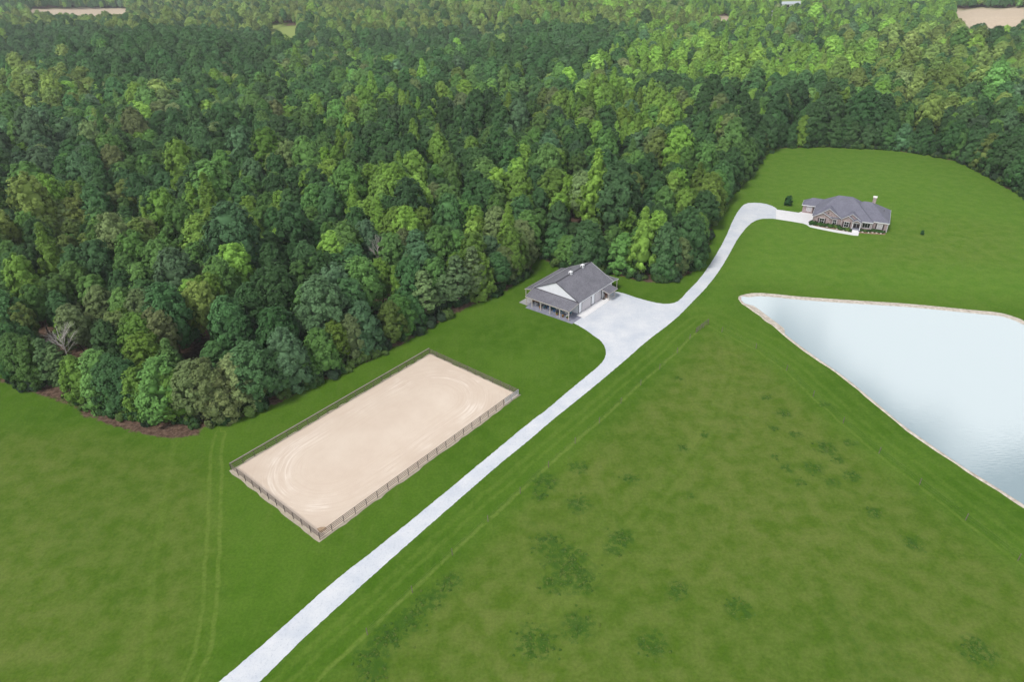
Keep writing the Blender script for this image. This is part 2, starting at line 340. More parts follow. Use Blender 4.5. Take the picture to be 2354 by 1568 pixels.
def m_ground():
    m = bpy.data.materials.new('grass_ground'); m.use_nodes = True; t = m.node_tree; b = t.nodes['Principled BSDF']
    b.inputs['Roughness'].default_value = 1.0; b.inputs['Specular IOR Level'].default_value = .03
    g = N(t, 'ShaderNodeNewGeometry'); P = g.outputs['Position']
    def A(n): return N(t, 'ShaderNodeAttribute', attribute_name=n).outputs['Fac']
    def NZ(sc, det=4, rough=.6, stretch=None, dist=0):
        n = N(t, 'ShaderNodeTexNoise'); n.inputs['Scale'].default_value = sc; n.inputs['Detail'].default_value = det; n.inputs['Roughness'].default_value = rough; n.inputs['Distortion'].default_value = dist
        if stretch:
            mp = N(t, 'ShaderNodeMapping'); mp.inputs['Rotation'].default_value = (0, 0, stretch[3]); mp.inputs['Scale'].default_value = stretch[:3]; LK(t, P, mp.inputs[0]); LK(t, mp.outputs[0], n.inputs['Vector'])
        else: LK(t, P, n.inputs['Vector'])
        return n.outputs[0]
    def MR(v, a, b_, c=0., d=1.):
        n = N(t, 'ShaderNodeMapRange', interpolation_type='SMOOTHSTEP'); LK(t, v, n.inputs[0]); n.inputs[1].default_value = a; n.inputs[2].default_value = b_; n.inputs[3].default_value = c; n.inputs[4].default_value = d; return n.outputs[0]
    def MM(op, a, b_):
        n = N(t, 'ShaderNodeMath', operation=op)
        for i, v in enumerate((a, b_)):
            if isinstance(v, (int, float)): n.inputs[i].default_value = v
            else: LK(t, v, n.inputs[i])
        return n.outputs[0]
    def MIX(f, a, b_):
        n = N(t, 'ShaderNodeMix', data_type='RGBA')
        if isinstance(f, float): n.inputs[0].default_value = f
        else: LK(t, f, n.inputs[0])
        for i, v in ((6, a), (7, b_)):
            if isinstance(v, tuple): n.inputs[i].default_value = (*v, 1)
            else: LK(t, v, n.inputs[i])
        return n.outputs[2]
    big = NZ(.035, 4, .6); mid = NZ(.35, 5, .65); fine = NZ(2.6, 6, .75); streak = NZ(.6, 5, .65, (1.0, .18, 1.0, R(-38)))
    c = MIX(MR(big, .35, .65), (.052, .124, .007), (.078, .158, .014))
    c = MIX(MM('MULTIPLY', MR(mid, .35, .7), .55), c, (.092, .168, .020))
    c = MIX(MM('MULTIPLY', A('houselawn'), .8), c, MIX(MR(mid, .3, .7), (.088, .192, .018), (.125, .222, .030)))
    ol = MIX(MR(mid, .3, .7), (.074, .130, .012), (.142, .176, .042))
    c = MIX(MM('MULTIPLY', A('olive'), MR(big, .25, .7, .55, 1.)), c, ol)
    c = MIX(MM('MULTIPLY', MR(streak, .5, .75), .35), c, (.110, .172, .030))
    def line(att, pos, w, st):
        d = MM('ABSOLUTE', MM('SUBTRACT', MM('ADD', att, MM('MULTIPLY', MM('SUBTRACT', wob, .5), .9)), pos), 0); return MR(d, w * .25, w, st, 0.)
    wob = NZ(.25, 3); tr_ = None; sa, sb, sc_, sd_, se = A('sa'), A('sb'), A('sc'), A('sd'), A('se')
    for (att, pos, w, st) in ((sa, -.25, .45, .95), (sa, -2.6, .5, .45), (sa, -4.2, .7, .4), (sa, -7.5, .9, .25), (sb, -.25, .4, .6), (sb, 1.8, .8, .3), (sb, 3.6, .7, .3), (sb, 6.4, .9, .22),
            (sc_, .85, .42, .8), (sc_, -.85, .42, .7), (sd_, 0, .8, .35), (se, .9, .8, .28), (se, -.9, .8, .28), (se, 5, .9, .16), (se, -4, .9, .16)):
        v = line(att, pos, w, st); tr_ = v if tr_ is None else MM('MAXIMUM', tr_, v)
    c = MIX(MM('MULTIPLY', tr_, MR(NZ(.8, 4), .3, .6, .12, .62)), c, (.165, .235, .045))
    clv = MR(MM('MULTIPLY', A('clover'), MM('ADD', MR(NZ(1.3, 6, .75, None, .3), .36, .62, .15, 1.0), 0.0)), .18, .62, 0, .85)
    c = MIX(clv, c, (.040, .100, .012))
    fz = MR(fine, .25, .75, .80, 1.20)
    vs = N(t, 'ShaderNodeVectorMath', operation='SCALE'); LK(t, c, vs.inputs[0]); LK(t, fz, vs.inputs['Scale']); c = vs.outputs[0]
    c = MIX(A('greenfield'), c, (.26, .33, .10)); c = MIX(A('tanfield'), c, MIX(MR(mid, .3, .7), (.52, .42, .31), (.60, .50, .38)))
    litter = MIX(MR(NZ(1.4, 5, .7), .35, .65), (.060, .036, .026), (.17, .115, .085))
    ff = MR(MM('ADD', A('forest'), MM('MULTIPLY', MM('SUBTRACT', NZ(.5, 5, .7), .5), 1.4)), .40, .66)
    c = MIX(ff, c, litter)
    LK(t, c, b.inputs['Base Color'])
    bp = N(t, 'ShaderNodeBump'); bp.inputs['Strength'].default_value = .35; bp.inputs['Distance'].default_value = .2
    LK(t, MM('ADD', MM('MULTIPLY', fine, .5), mid), bp.inputs['Height']); LK(t, bp.outputs[0], b.inputs['Normal'])
    return m
gm.materials.append(m_ground()); ground = bpy.data.objects.new('ground', gm); COL.objects.link(ground)
tag(ground, 'mown green grass and olive pasture reaching back under the woods', 'ground', kind='structure')

# ------------------------------------------------------------------ sheets: drive, sand, pond, paths
def ragged(poly, step, amp, wl=1.0):
    out = []; n = len(poly)
    for i in range(n):
        a = Vector(poly[i]); b = Vector(poly[(i + 1) % n]); L = (b - a).length; k = max(1, int(L / step)); d = (b - a).normalized() if L > 0 else Vector((1, 0)); nn = Vector((-d.y, d.x))
        for j in range(k):
            p = a + (b - a) * (j / k)
            if j or True: p = p + nn * random.uniform(-amp, amp)
            out.append((p.x, p.y))
    return out
def smoothp(pts, it=2, closed=True):
    for _ in range(it):
        o = []; n = len(pts)
        for i in range(n if closed else n - 1):
            a = pts[i]; b = pts[(i + 1) % n]; o += [(.75 * a[0] + .25 * b[0], .75 * a[1] + .25 * b[1]), (.25 * a[0] + .75 * b[0], .25 * a[1] + .75 * b[1])]
        pts = o if closed else [pts[0]] + o + [pts[-1]]
    return pts
def sheet(name, poly, z, m, thick=None):
    bm = bmesh.new(); vs = [bm.verts.new((x, y, z)) for x, y in poly]; f = bm.faces.new(vs)
    if f.normal.z < 0: bmesh.ops.reverse_faces(bm, faces=[f])
    bmesh.ops.triangulate(bm, faces=bm.faces[:])
    bmesh.ops.recalc_face_normals(bm, faces=bm.faces[:])
    if sum(f.calc_area() * f.normal.z for f in bm.faces) < 0: bmesh.ops.reverse_faces(bm, faces=bm.faces[:])
    if thick:
        r = bmesh.ops.extrude_face_region(bm, geom=bm.faces[:]); bmesh.ops.translate(bm, vec=(0, 0, -thick), verts=[v for v in r['geom'] if isinstance(v, bmesh.types.BMVert)])
        bmesh.ops.recalc_face_normals(bm, faces=bm.faces[:])
    me = bpy.data.meshes.new(name); bm.to_mesh(me); bm.free(); me.materials.append(m); o = bpy.data.objects.new(name, me); COL.objects.link(o); return o
L_EDGE = [(330, 1712), (505, 1568), (640, 1452), (760, 1343), (880, 1250), (1000, 1152), (1080, 1085), (1159, 1020), (1215, 973), (1260, 940), (1294, 910), (1340, 872), (1381, 838), (1393, 820), (1392, 799), (1380, 782), (1369, 775), (1345, 757), (1318, 742), (1295, 733)]
BARN_L = [(1265, 722), (1300, 690), (1402, 672)]
R_TOP = [(1422, 670), (1474, 688), (1520, 699), (1545, 698), (1562, 691), (1580, 670), (1610, 640), (1637, 601), (1667, 549), (1685, 505), (1700, 480), (1713, 467), (1740, 465), (1770, 470), (1790, 482)]
R_EDGE = [(1790, 504), (1772, 502), (1745, 503), (1722, 515), (1695, 549), (1680, 578), (1658, 616), (1628, 657), (1595, 691), (1550, 737), (1483, 787), (1447, 820), (1408, 853), (1369, 886), (1321, 925), (1265, 970), (1207, 1020), (1150, 1066), (1090, 1118), (1000, 1197), (900, 1285), (800, 1375), (700, 1466), (598, 1568), (450, 1712)]
drive_w = [G(*p) for p in L_EDGE + BARN_L + R_TOP + R_EDGE]
drive_w = smoothp(drive_w, 1)
drive_w = ragged(drive_w, .35, .045)
def m_gravel():
    m = bpy.data.materials.new('white_gravel'); m.use_nodes = True; t = m.node_tree; b = t.nodes['Principled BSDF']
    b.inputs['Roughness'].default_value = .9; b.inputs['Specular IOR Level'].default_value = .2
    g = N(t, 'ShaderNodeNewGeometry')
    def NZ(sc, det, r=.65):
        n = N(t, 'ShaderNodeTexNoise'); n.inputs['Scale'].default_value = sc; n.inputs['Detail'].default_value = det; n.inputs['Roughness'].default_value = r; LK(t, g.outputs['Position'], n.inputs['Vector']); return n.outputs[0]
    def ramp(v, p0, c0, p1, c1):
        r = N(t, 'ShaderNodeValToRGB'); r.color_ramp.elements[0].position = p0; r.color_ramp.elements[0].color = (*c0, 1); r.color_ramp.elements[1].position = p1; r.color_ramp.elements[1].color = (*c1, 1); LK(t, v, r.inputs[0]); return r.outputs[0]
    base = ramp(NZ(.22, 5), .35, (.54, .58, .64), .65, (.67, .69, .72))
    speck = ramp(NZ(3.0, 7, .8), .30, (.55, .58, .66), .47, (1, 1, 1))
    mxx = N(t, 'ShaderNodeMix', data_type='RGBA', blend_type='MULTIPLY'); mxx.inputs[0].default_value = .8; LK(t, base, mxx.inputs[6]); LK(t, speck, mxx.inputs[7])
    LK(t, mxx.outputs[2], b.inputs['Base Color'])
    bp = N(t, 'ShaderNodeBump'); bp.inputs['Strength'].default_value = .4; bp.inputs['Distance'].default_value = .05; LK(t, NZ(6, 5), bp.inputs['Height']); LK(t, bp.outputs[0], b.inputs['Normal'])
    return m
M['gravel'] = m_gravel()
tag(sheet('gravel_drive', drive_w, .012, M['gravel']), 'white gravel drive widening into a yard beside the barn', 'drive', kind='structure')
M['verge'] = mat('trodden_verge', (.20, .20, .12), .95, .1, .4, 2.5, col2=(.36, .34, .27))
# riding arena
AR = [G(a / 1.274, b / 1.274) for a, b in [(678.7, 1377), (1257.7, 1036), (1519.5, 1156.9), (936.3, 1581.7)]]
AR = [Vector(p) for p in AR]
# make it a true rectangle
ac = sum(AR, Vector((0, 0))) / 4; ul = ((AR[1] - AR[0]) + (AR[2] - AR[3])).normalized(); vl = Vector((-ul.y, ul.x))
AL = ((AR[1] - AR[0]).length + (AR[2] - AR[3]).length) / 4; AW = ((AR[0] - AR[3]).length + (AR[1] - AR[2]).length) / 4
def AP(a, b): return ac + ul * a * AL + vl * b * AW         # a,b in -1..1 ; b=+1 is the wood side
M['sand_edge'] = mat('dirty_edge_sand', (.36, .31, .24), .95, .1, .35, 1.2, col2=(.46, .41, .33))
ring = ragged([tuple(AP(a, b) + ul * a * .25 + vl * b * .25 - Vector((0, .18))) for a, b in ((-1, -1), (1, -1), (1, 1), (-1, 1))], 1.1, .16)
tag(sheet('worn_strip', ring, .006, M['sand_edge']), 'bare worn strip of soil under the arena fence', 'soil', kind='structure')
def m_sand():
    m = bpy.data.materials.new('arena_sand'); m.use_nodes = True; t = m.node_tree; b = t.nodes['Principled BSDF']
    b.inputs['Roughness'].default_value = .95; b.inputs['Specular IOR Level'].default_value = .1
    tcx = N(t, 'ShaderNodeTexCoord'); sxx = N(t, 'ShaderNodeSeparateXYZ'); LK(t, tcx.outputs['Object'], sxx.inputs[0])
    def MM(op, a, b_=0., c_=0.):
        n = N(t, 'ShaderNodeMath', operation=op)
        for i, v in enumerate((a, b_, c_)):
            if isinstance(v, (int, float)): n.inputs[i].default_value = v
            else: LK(t, v, n.inputs[i])
        return n.outputs[0]
    ax = MM('MAXIMUM', MM('SUBTRACT', MM('ABSOLUTE', sxx.outputs[0]), 11.5), 0.0)
    d = MM('SQRT', MM('ADD', MM('MULTIPLY', ax, ax), MM('MULTIPLY', sxx.outputs[1], sxx.outputs[1])))
    cb = N(t, 'ShaderNodeCombineXYZ'); LK(t, MM('MULTIPLY', d, 3.2), cb.inputs[0]); LK(t, MM('MULTIPLY', sxx.outputs[0], .16), cb.inputs[1]); LK(t, MM('MULTIPLY', sxx.outputs[1], .16), cb.inputs[2])
    n1 = N(t, 'ShaderNodeTexNoise'); n1.inputs['Scale'].default_value = 1.0; n1.inputs['Detail'].default_value = 4; n1.inputs['Roughness'].default_value = .6; n1.inputs['Distortion'].default_value = .4; LK(t, cb.outputs[0], n1.inputs['Vector'])
    def NZ(sc, det, r=.65):
        n = N(t, 'ShaderNodeTexNoise'); n.inputs['Scale'].default_value = sc; n.inputs['Detail'].default_value = det; n.inputs['Roughness'].default_value = r; LK(t, tcx.outputs['Object'], n.inputs['Vector']); return n.outputs[0]
    def ramp(v, p0, c0, p1, c1):
        r = N(t, 'ShaderNodeValToRGB'); r.color_ramp.elements[0].position = p0; r.color_ramp.elements[0].color = (*c0, 1); r.color_ramp.elements[1].position = p1; r.color_ramp.elements[1].color = (*c1, 1); LK(t, v, r.inputs[0]); return r.outputs[0]
    def MIX(f, a, b_, bt='MIX'):
        n = N(t, 'ShaderNodeMix', data_type='RGBA', blend_type=bt)
        if isinstance(f, float): n.inputs[0].default_value = f
        else: LK(t, f, n.inputs[0])
        for i, v in ((6, a), (7, b_)):
            if isinstance(v, tuple): n.inputs[i].default_value = (*v, 1)
            else: LK(t, v, n.inputs[i])
        return n.outputs[2]
    c = ramp(NZ(.12, 5), .3, (.62, .51, .415), .7, (.70, .60, .50))
    def MR(v, a, b_, c_=0., d_=1.):
        n = N(t, 'ShaderNodeMapRange', interpolation_type='SMOOTHSTEP'); LK(t, v, n.inputs[0]); n.inputs[1].default_value = a; n.inputs[2].default_value = b_; n.inputs[3].default_value = c_; n.inputs[4].default_value = d_; return n.outputs[0]
    band = MM('MULTIPLY', MM('MULTIPLY', MR(d, 5.5, 7.5), MR(d, 11.0, 9.5)), MR(NZ(.10, 3), .45, .6, .0, 1.))
    band = MM('MULTIPLY', band, MR(MM('ABSOLUTE', sxx.outputs[0]), 6, 15, .45, 1.))
    c = MIX(MM('MULTIPLY', MM('MULTIPLY', band, .6), MR(n1.outputs[0], .42, .62)), c, (.86, .78, .70))
    c = MIX(MM('MULTIPLY', MR(n1.outputs[0], .38, .5, .35, 0.), MR(d, 2, 5)), c, (.60, .48, .38))
    c = MIX(1.0, c, ramp(NZ(2.2, 8, .8), .22, (.72, .68, .64), .42, (1.0, 1.0, 1.0)), 'MULTIPLY')
    LK(t, c, b.inputs['Base Color'])
    bp = N(t, 'ShaderNodeBump'); bp.inputs['Strength'].default_value = .3; bp.inputs['Distance'].default_value = .05; LK(t, n1.outputs[0], bp.inputs['Height']); LK(t, bp.outputs[0], b.inputs['Normal'])
    return m
sd_ = sheet('arena_sand', [(-AL + .15, -AW + .15), (AL - .15, -AW + .15), (AL - .15, AW - .15), (-AL + .15, AW - .15)], 0, m_sand())
sd_.location = (ac.x, ac.y, .014); sd_.rotation_euler = (0, 0, math.atan2(ul.y, ul.x))
tag(sd_, 'pale tan sand of the riding arena with curved hoof tracks', 'sand', kind='structure')
wc = AP(-.95, -.88)
sp_ = sheet('soil_patch', ragged(smoothp([(wc.x + a, wc.y + b) for a, b in ((-.7, .2), (.1, -.6), (.8, .1), (.5, .8), (-.3, .7))], 1), .4, .12), .02, mat('damp_soil', (.30, .20, .13), .95, .1, .4, 3, col2=(.48, .35, .24)))
tag(sp_, 'brown wet patch in the near corner of the arena sand', 'soil', kind='structure')
# pond
P_OUT = [(1697, 684), (1704, 678), (1736, 673), (1780, 676), (1824, 681), (1890, 686), (1964, 691), (2035, 695), (2104, 700), (2175, 707), (2244, 714), (2290, 718), (2318, 724), (2354, 737), (2480, 800), (2700, 980), (2900, 1350), (2700, 1390), (2500, 1262), (2354, 1168), (2279, 1120), (2209, 1077), (2139, 1029), (2069, 980), (2016, 934), (1980, 905), (1946, 876), (1910, 850), (1876, 827), (1840, 801), (1806, 775), (1780, 753), (1753, 733), (1725, 711), (1701, 695)]
pond_o = smoothp([G(*p) for p in P_OUT], 1)
pc = np.mean(np.array(pond_o), 0)
def inset(poly, f):
    n = len(poly); out = []
    A_ = sum(poly[i][0] * poly[(i + 1) % n][1] - poly[(i + 1) % n][0] * poly[i][1] for i in range(n)); sg = 1 if A_ > 0 else -1
    for i in range(n):
        a = Vector(poly[i - 1]); b = Vector(poly[(i + 1) % n]); d = (b - a).normalized(); nn = Vector((-d.y, d.x)) * sg; w = f(poly[i]) if callable(f) else f
        out.append((poly[i][0] + nn.x * w, poly[i][1] + nn.y * w))
    return out
wl_ = lambda p: (1.9 if p[1] > 138 + (p[0] - 60) * -.25 else .8)
pts_w = inset(pond_o, lambda p: 1.7 if PRJ(p[0], p[1], 0)[1] < 760 and PRJ(p[0], p[1], 0)[0] > 1712 else .55)
bankm = MB(); n = len(pond_o); bo = [(x + random.uniform(-.18, .18), y + random.uniform(-.18, .18)) for x, y in pond_o]
bi = inset(pts_w, .5)
for rg, z in ((bo, .004), (inset(pond_o, .22), .16), (pts_w, .05), (bi, -.12)):
    bankm.v += [(x, y, z) for x, y in rg]
for k in range(3):
    for i in range(n): j = (i + 1) % n; bankm.f.append([k * n + i, k * n + j, (k + 1) * n + j, (k + 1) * n + i])
M['bank'] = mat('bank_sand', (.36, .31, .25), .95, .1, .3, 1.3, col2=(.66, .61, .54), detail=8)
bank = bankm.build('pond_bank', M['bank'], fix=False)
tag(bank, 'narrow pale sandy bank round the pond', 'bank', kind='structure')
def m_water():
    m = bpy.data.materials.new('pond_water'); m.use_nodes = True; t = m.node_tree; b = t.nodes['Principled BSDF']
    b.inputs['Base Color'].default_value = (.365, .465, .495, 1); b.inputs['Roughness'].default_value = .04; b.inputs['IOR'].default_value = 3.0
    tcx = N(t, 'ShaderNodeTexCoord'); mp = N(t, 'ShaderNodeMapping'); mp.inputs['Scale'].default_value = (.35, 1.6, 1); mp.inputs['Rotation'].default_value = (0, 0, R(5)); LK(t, tcx.outputs['Object'], mp.inputs[0])
    nn = N(t, 'ShaderNodeTexNoise'); nn.inputs['Scale'].default_value = 2.2; nn.inputs['Detail'].default_value = 3; LK(t, mp.outputs[0], nn.inputs['Vector'])
    bp = N(t, 'ShaderNodeBump'); bp.inputs['Strength'].default_value = .25; bp.inputs['Distance'].default_value = .03; LK(t, nn.outputs[0], bp.inputs['Height']); LK(t, bp.outputs[0], b.inputs['Normal'])
    return m
tag(sheet('pond_water', pts_w, .055, m_water()), 'still milky blue pond reflecting white clouds', 'water', kind='structure')
# house driveway and walkway
CON = [(1784, 481.5), (1810, 485), (1836, 489), (1844, 486), (1851, 483), (1876, 489), (1872, 500), (1868, 512), (1870, 519), (1900, 525), (1935, 531), (1957.6, 534.5), (1959.5, 519), (1976.5, 520), (1975.5, 530), (1973, 541.8), (1962, 541), (1920, 534), (1880, 526), (1862, 522), (1854, 516.5), (1846, 513.5), (1820, 509), (1784, 503.5)]
tag(sheet('concrete_driveway', [G(*p) for p in CON], .05, M['conc'], .06), 'white concrete driveway and curved front walk of the brick house', 'driveway', kind='structure')

# ------------------------------------------------------------------ barn
BA = R(49.5); B0 = (15.05, 130.8, 0)
barn = empty('barn', B0, BA); tag(barn, 'white horse barn with grey shingle roof, open porch and two garage doors', 'barn')
BL, BW, BE, BRZ = 13.6, 12.5, 3.0, 6.1; rv = 6.25
w = MB()
w.prism([(0, 0, 0), (0, 0, BE - .08), (0, rv, BRZ - .12), (0, BW, BE - .08), (0, BW, 0), (0, 9.2, 0), (0, 9.2, 2.35), (0, 2.0, 2.35), (0, 2.0, 0)], (.18, 0, 0))
w.prism([(BL, 0, 0), (BL, 0, BE - .08), (BL, rv, BRZ - .12), (BL, BW, BE - .08), (BL, BW, 0)], (-.18, 0, 0))
w.box(.18, 0, 0, BL - .18, .18, BE - .1); w.box(.18, BW - .18, 0, BL - .18, BW, BE - .1)
w.build('wall', M['siding'], barn)
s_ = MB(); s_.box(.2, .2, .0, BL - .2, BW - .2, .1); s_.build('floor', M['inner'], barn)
# an inner partition: backs the open bay behind the porch, its shade painted in
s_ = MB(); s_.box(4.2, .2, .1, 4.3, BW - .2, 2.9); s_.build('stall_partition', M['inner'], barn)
# corner trims
tr = MB()
for (u, v) in ((-.03, -.03), (-.03, BW - .07), (BL - .07, -.03)): tr.box(u, v, 0, u + .1, v + .1, BE - .12)
tr.box(4.86, -.06, 0, 5.06, .0, 2.8); tr.box(9.12, -.06, 0, 9.32, .0, 2.68)
tr.box(5.06, -.035, .02, 6.32, .0, .16); tr.box(.1, -.035, .02, 1.15, .0, .16)
build_each(tr, 'corner_trim', M['trim_dark'], barn)
def slab_roof(mb, a, b, c, d, t=.12):
    p = [Vector(x) for x in (a, b, c, d)]; nn = (p[1] - p[0]).cross(p[3] - p[0]).normalized()
    if nn.z < 0: nn = -nn
    mb.prism([tuple(x) for x in p], tuple(-nn * t))
rf = MB(); o0, o1 = -.12, BL + .2
slab_roof(rf, (o0, -.25, BE - .13), (o1, -.25, BE - .13), (o1, rv, BRZ), (o0, rv, BRZ)); slab_roof(rf, (o0, BW + .25, BE - .13), (o1, BW + .25, BE - .13), (o1, rv, BRZ), (o0, rv, BRZ))
rf_o = rf.build('roof', M['barn_roof'], barn)
rc = MB(); rc.bar((o0, rv, BRZ + .03), (o1, rv, BRZ + .03), .28, .06); rc.build('ridge_cap', M['trim_dark'], rf_o)
# near porch roof
pr = MB(); slab_roof(pr, (-.02, -.1, BE - .16), (-.02, BW + .15, BE - .16), (-4.05, BW - .5, 2.38), (-4.05, -.3, 2.38), .1)
pr_o = pr.build('porch_roof', M['barn_roof'], barn)
fb = MB(); fb.bar((-4.08, -.3, 2.33), (-4.08, BW - .5, 2.33), .04, .13); fb.bar((-4.06, -.34, 2.33), (-.0, -.14, BE - .2), .04, .13); fb.bar((-4.06, BW - .48, 2.33), (-.0, BW + .18, BE - .2), .04, .13)
build_each(fb, 'fascia', M['tan_post'], pr_o)
bm_ = MB(); bm_.box(-3.95, -.2, 2.1, -3.83, BW - .6, 2.24); bm_.build('beam', M['tan_post'], pr_o)
for v in (-.12, 2.3, 5.0, 7.6, 10.1, BW - .75):
    q_ = MB(); q_.box(-3.96, v, .03, -3.81, v + .15, 2.12); q_.build('post', M['tan_post'], barn)
# far lean-to roof
fr = MB(); slab_roof(fr, (BL + .02, -.05, BE - .14), (BL + .02, BW + .1, BE - .14), (16.3, BW + .1, 2.5), (16.3, -.15, 2.5), .1); fr_o = fr.build('lean_to_roof', M['barn_roof'], barn)
fb = MB(); fb.bar((16.33, -.18, 2.45), (16.33, BW + .1, 2.45), .04, .13); fb.bar((BL + .3, -.1, BE - .22), (16.3, -.19, 2.44), .04, .13); build_each(fb, 'fascia', M['white'], fr_o)
for v in (-.1, 4, 8, 12):
    q_ = MB(); q_.box(15.75, v, 0, 15.9, v + .15, 2.4); q_.build('post', M['tan_post'], barn)
# side lean-to, wood side
lr = MB(); slab_roof(lr, (-1.0, BW + .2, BE - .25), (BL, BW + .2, BE - .25), (BL, 14.6, 2.3), (-1.0, 14.6, 2.3), .1); lr_o = lr.build('lean_to_roof', M['barn_roof'], barn)
fb = MB(); fb.bar((-1.0, 14.63, 2.25), (BL, 14.63, 2.25), .04, .13); fb.bar((-1.04, 14.6, 2.24), (-1.04, BW + .25, BE - .33), .04, .13); build_each(fb, 'fascia', M['tan_post'], lr_o)
for u in (-.9, 3, 7, 10.5, BL - .2):
    q_ = MB(); q_.box(u, 14.3, 0, u + .14, 14.44, 2.3); q_.build('post', M['tan_post'], barn)
# eaves fascia and rakes
fb = MB(); fb.bar((o0, -.28, BE - .18), (o1, -.28, BE - .18), .05, .16); fb.bar((o0, BW + .28, BE - .18), (o1, BW + .28, BE - .18), .05, .16)
fb.bar((o1 + .03, -.25, BE - .19), (o1 + .03, rv, BRZ - .06), .05, .16); fb.bar((o1 + .03, BW + .25, BE - .19), (o1 + .03, rv, BRZ - .06), .05, .16)
build_each(fb, 'fascia', M['white'], rf_o)
fb = MB(); fb.bar((o0 - .03, -.25, BE - .19), (o0 - .03, rv, BRZ - .06), .05, .13); fb.bar((o0 - .03, BW + .25, BE - .19), (o0 - .03, rv, BRZ - .06), .05, .13); fb.bar((-.06, -.1, BE - .08), (-.06, BW + .1, BE - .08), .1, .1); build_each(fb, 'rake_trim', M['trim_dark'], rf_o)
# roll-up garage doors
for (u0, u1) in ((1.25, 4.8), (6.45, 9.0)):
    d = MB(); d.box(u0, -.045, .12, u1, 0.0, 2.45)
    for k in range(5): d.box(u0, -.06, .12 + k * .466 + .43, u1, -.045, .12 + k * .466 + .455)
    go = d.build('garage_door', M['garage'], barn); fr_ = MB(); fr_.box(u0 - .1, -.07, 2.45, u1 + .1, 0, 2.58); fr_.box(u0 - .1, -.05, .12, u0, 0, 2.45); fr_.build('door_frame', M['trim_dark'], go)
# side canopy over the entry
ca = MB(); slab_roof(ca, (8.75, -.02, 2.72), (12.35, -.02, 2.72), (12.35, -2.4, 2.2), (8.75, -2.4, 2.2), .09); ca_o = ca.build('canopy_roof', M['barn_roof'], barn)
fb = MB(); fb.bar((8.75, -2.43, 2.15), (12.35, -2.43, 2.15), .04, .12); fb.bar((8.72, -.05, 2.65), (8.72, -2.4, 2.14), .04, .12); fb.bar((12.38, -.05, 2.65), (12.38, -2.4, 2.14), .04, .12); build_each(fb, 'fascia', M['tan_post'], ca_o)
for u in (9.4, 11.9):
    q_ = MB(); q_.box(u, -1.95, .1, u + .12, -1.83, 2.15); q_.build('post', M['tan_post'], barn)
d = MB(); d.box(9.9, -.05, .12, 10.85, 0, 2.2); eo = d.build('entry_door', M['white'], barn); g_ = MB(); g_.box(10.0, -.065, 1.1, 10.75, -.05, 2.05); g_.build('pane', M['glass'], eo)
g_ = MB(); g_.box(11.2, -.05, 1.0, 11.95, 0, 2.0); wo_ = g_.build('window', M['white'], barn); g_ = MB(); g_.box(11.26, -.06, 1.06, 11.89, -.05, 1.94); g_.build('pane', M['glass'], wo_)
# cupolas on the ridge
for u in (5.55, 10.3):
    c_ = MB(); c_.box(u - .34, rv - .34, BRZ - .4, u + .34, rv + .34, BRZ + .5); co = c_.build('cupola', M['white'], barn)
    l_ = MB(); l_.box(u - .36, rv - .14, BRZ + .12, u - .34, rv + .14, BRZ + .4); l_.box(u - .14, rv - .36, BRZ + .12, u + .14, rv - .34, BRZ + .4); build_each(l_, 'louvre', M['cutting'], co)
    k_ = MB()
    for (x0, y0, x1, y1) in (((-.42), -.42, .42, -.42), (.42, -.42, .42, .42), (.42, .42, -.42, .42), (-.42, .42, -.42, -.42)):
        k_.v += [(u + x0, rv + y0, BRZ + .5), (u + x1, rv + y1, BRZ + .5), (u, rv, BRZ + .86)]; k_.f.append([len(k_.v) - 3, len(k_.v) - 2, len(k_.v) - 1])
    k_.poly([(u - .42, rv - .42, BRZ + .5), (u + .42, rv - .42, BRZ + .5), (u + .42, rv + .42, BRZ + .5), (u - .42, rv + .42, BRZ + .5)])
    k_.build('cupola_roof', M['white'], co)
    fin = MB(); fin.tube([(u, rv, BRZ + .8), (u, rv, BRZ + 1.35)], .025, 6); fin.bar((u - .2, rv, BRZ + 1.15), (u + .2, rv, BRZ + 1.15), .02, .05); fin.build('weathervane', M['cutting'], co)
def local_sheet(name, pts, z, m, thick, lab, cat):
    o = sheet(name, pts, 0, m, thick); o.location = (B0[0], B0[1], z); o.rotation_euler = (0, 0, BA); tag(o, lab, cat, kind='structure'); return o
local_sheet('concrete_apron', [(-.9, -2.15), (12.1, -2.0), (12.1, -.02), (-.9, -.02)], .10, M['conc'], .12, 'bright concrete apron in front of the barn garage doors', 'apron')
local_sheet('porch_slab', [(-4.55, -1.5), (-.92, -1.5), (-.92, -.03), (-.03, -.03), (-.03, 12.3), (-4.9, 11.3)], .05, M['slab'], .07, 'grey concrete floor of the barn porch', 'floor')
local_sheet('side_slab', [(-3.7, 11.6), (-.03, 12.32), (-.03, 12.6), (BL, 12.6), (BL, 14.4), (-3.8, 14.1)], .04, mat('old_concrete', (.38, .38, .39), .85, .2, .2, 1), .06, 'light concrete strip at the wood side of the barn', 'floor')

def bw(u, v, z=0): c, s = math.cos(BA), math.sin(BA); return (B0[0] + u * c - v * s, B0[1] + u * s + v * c, z)
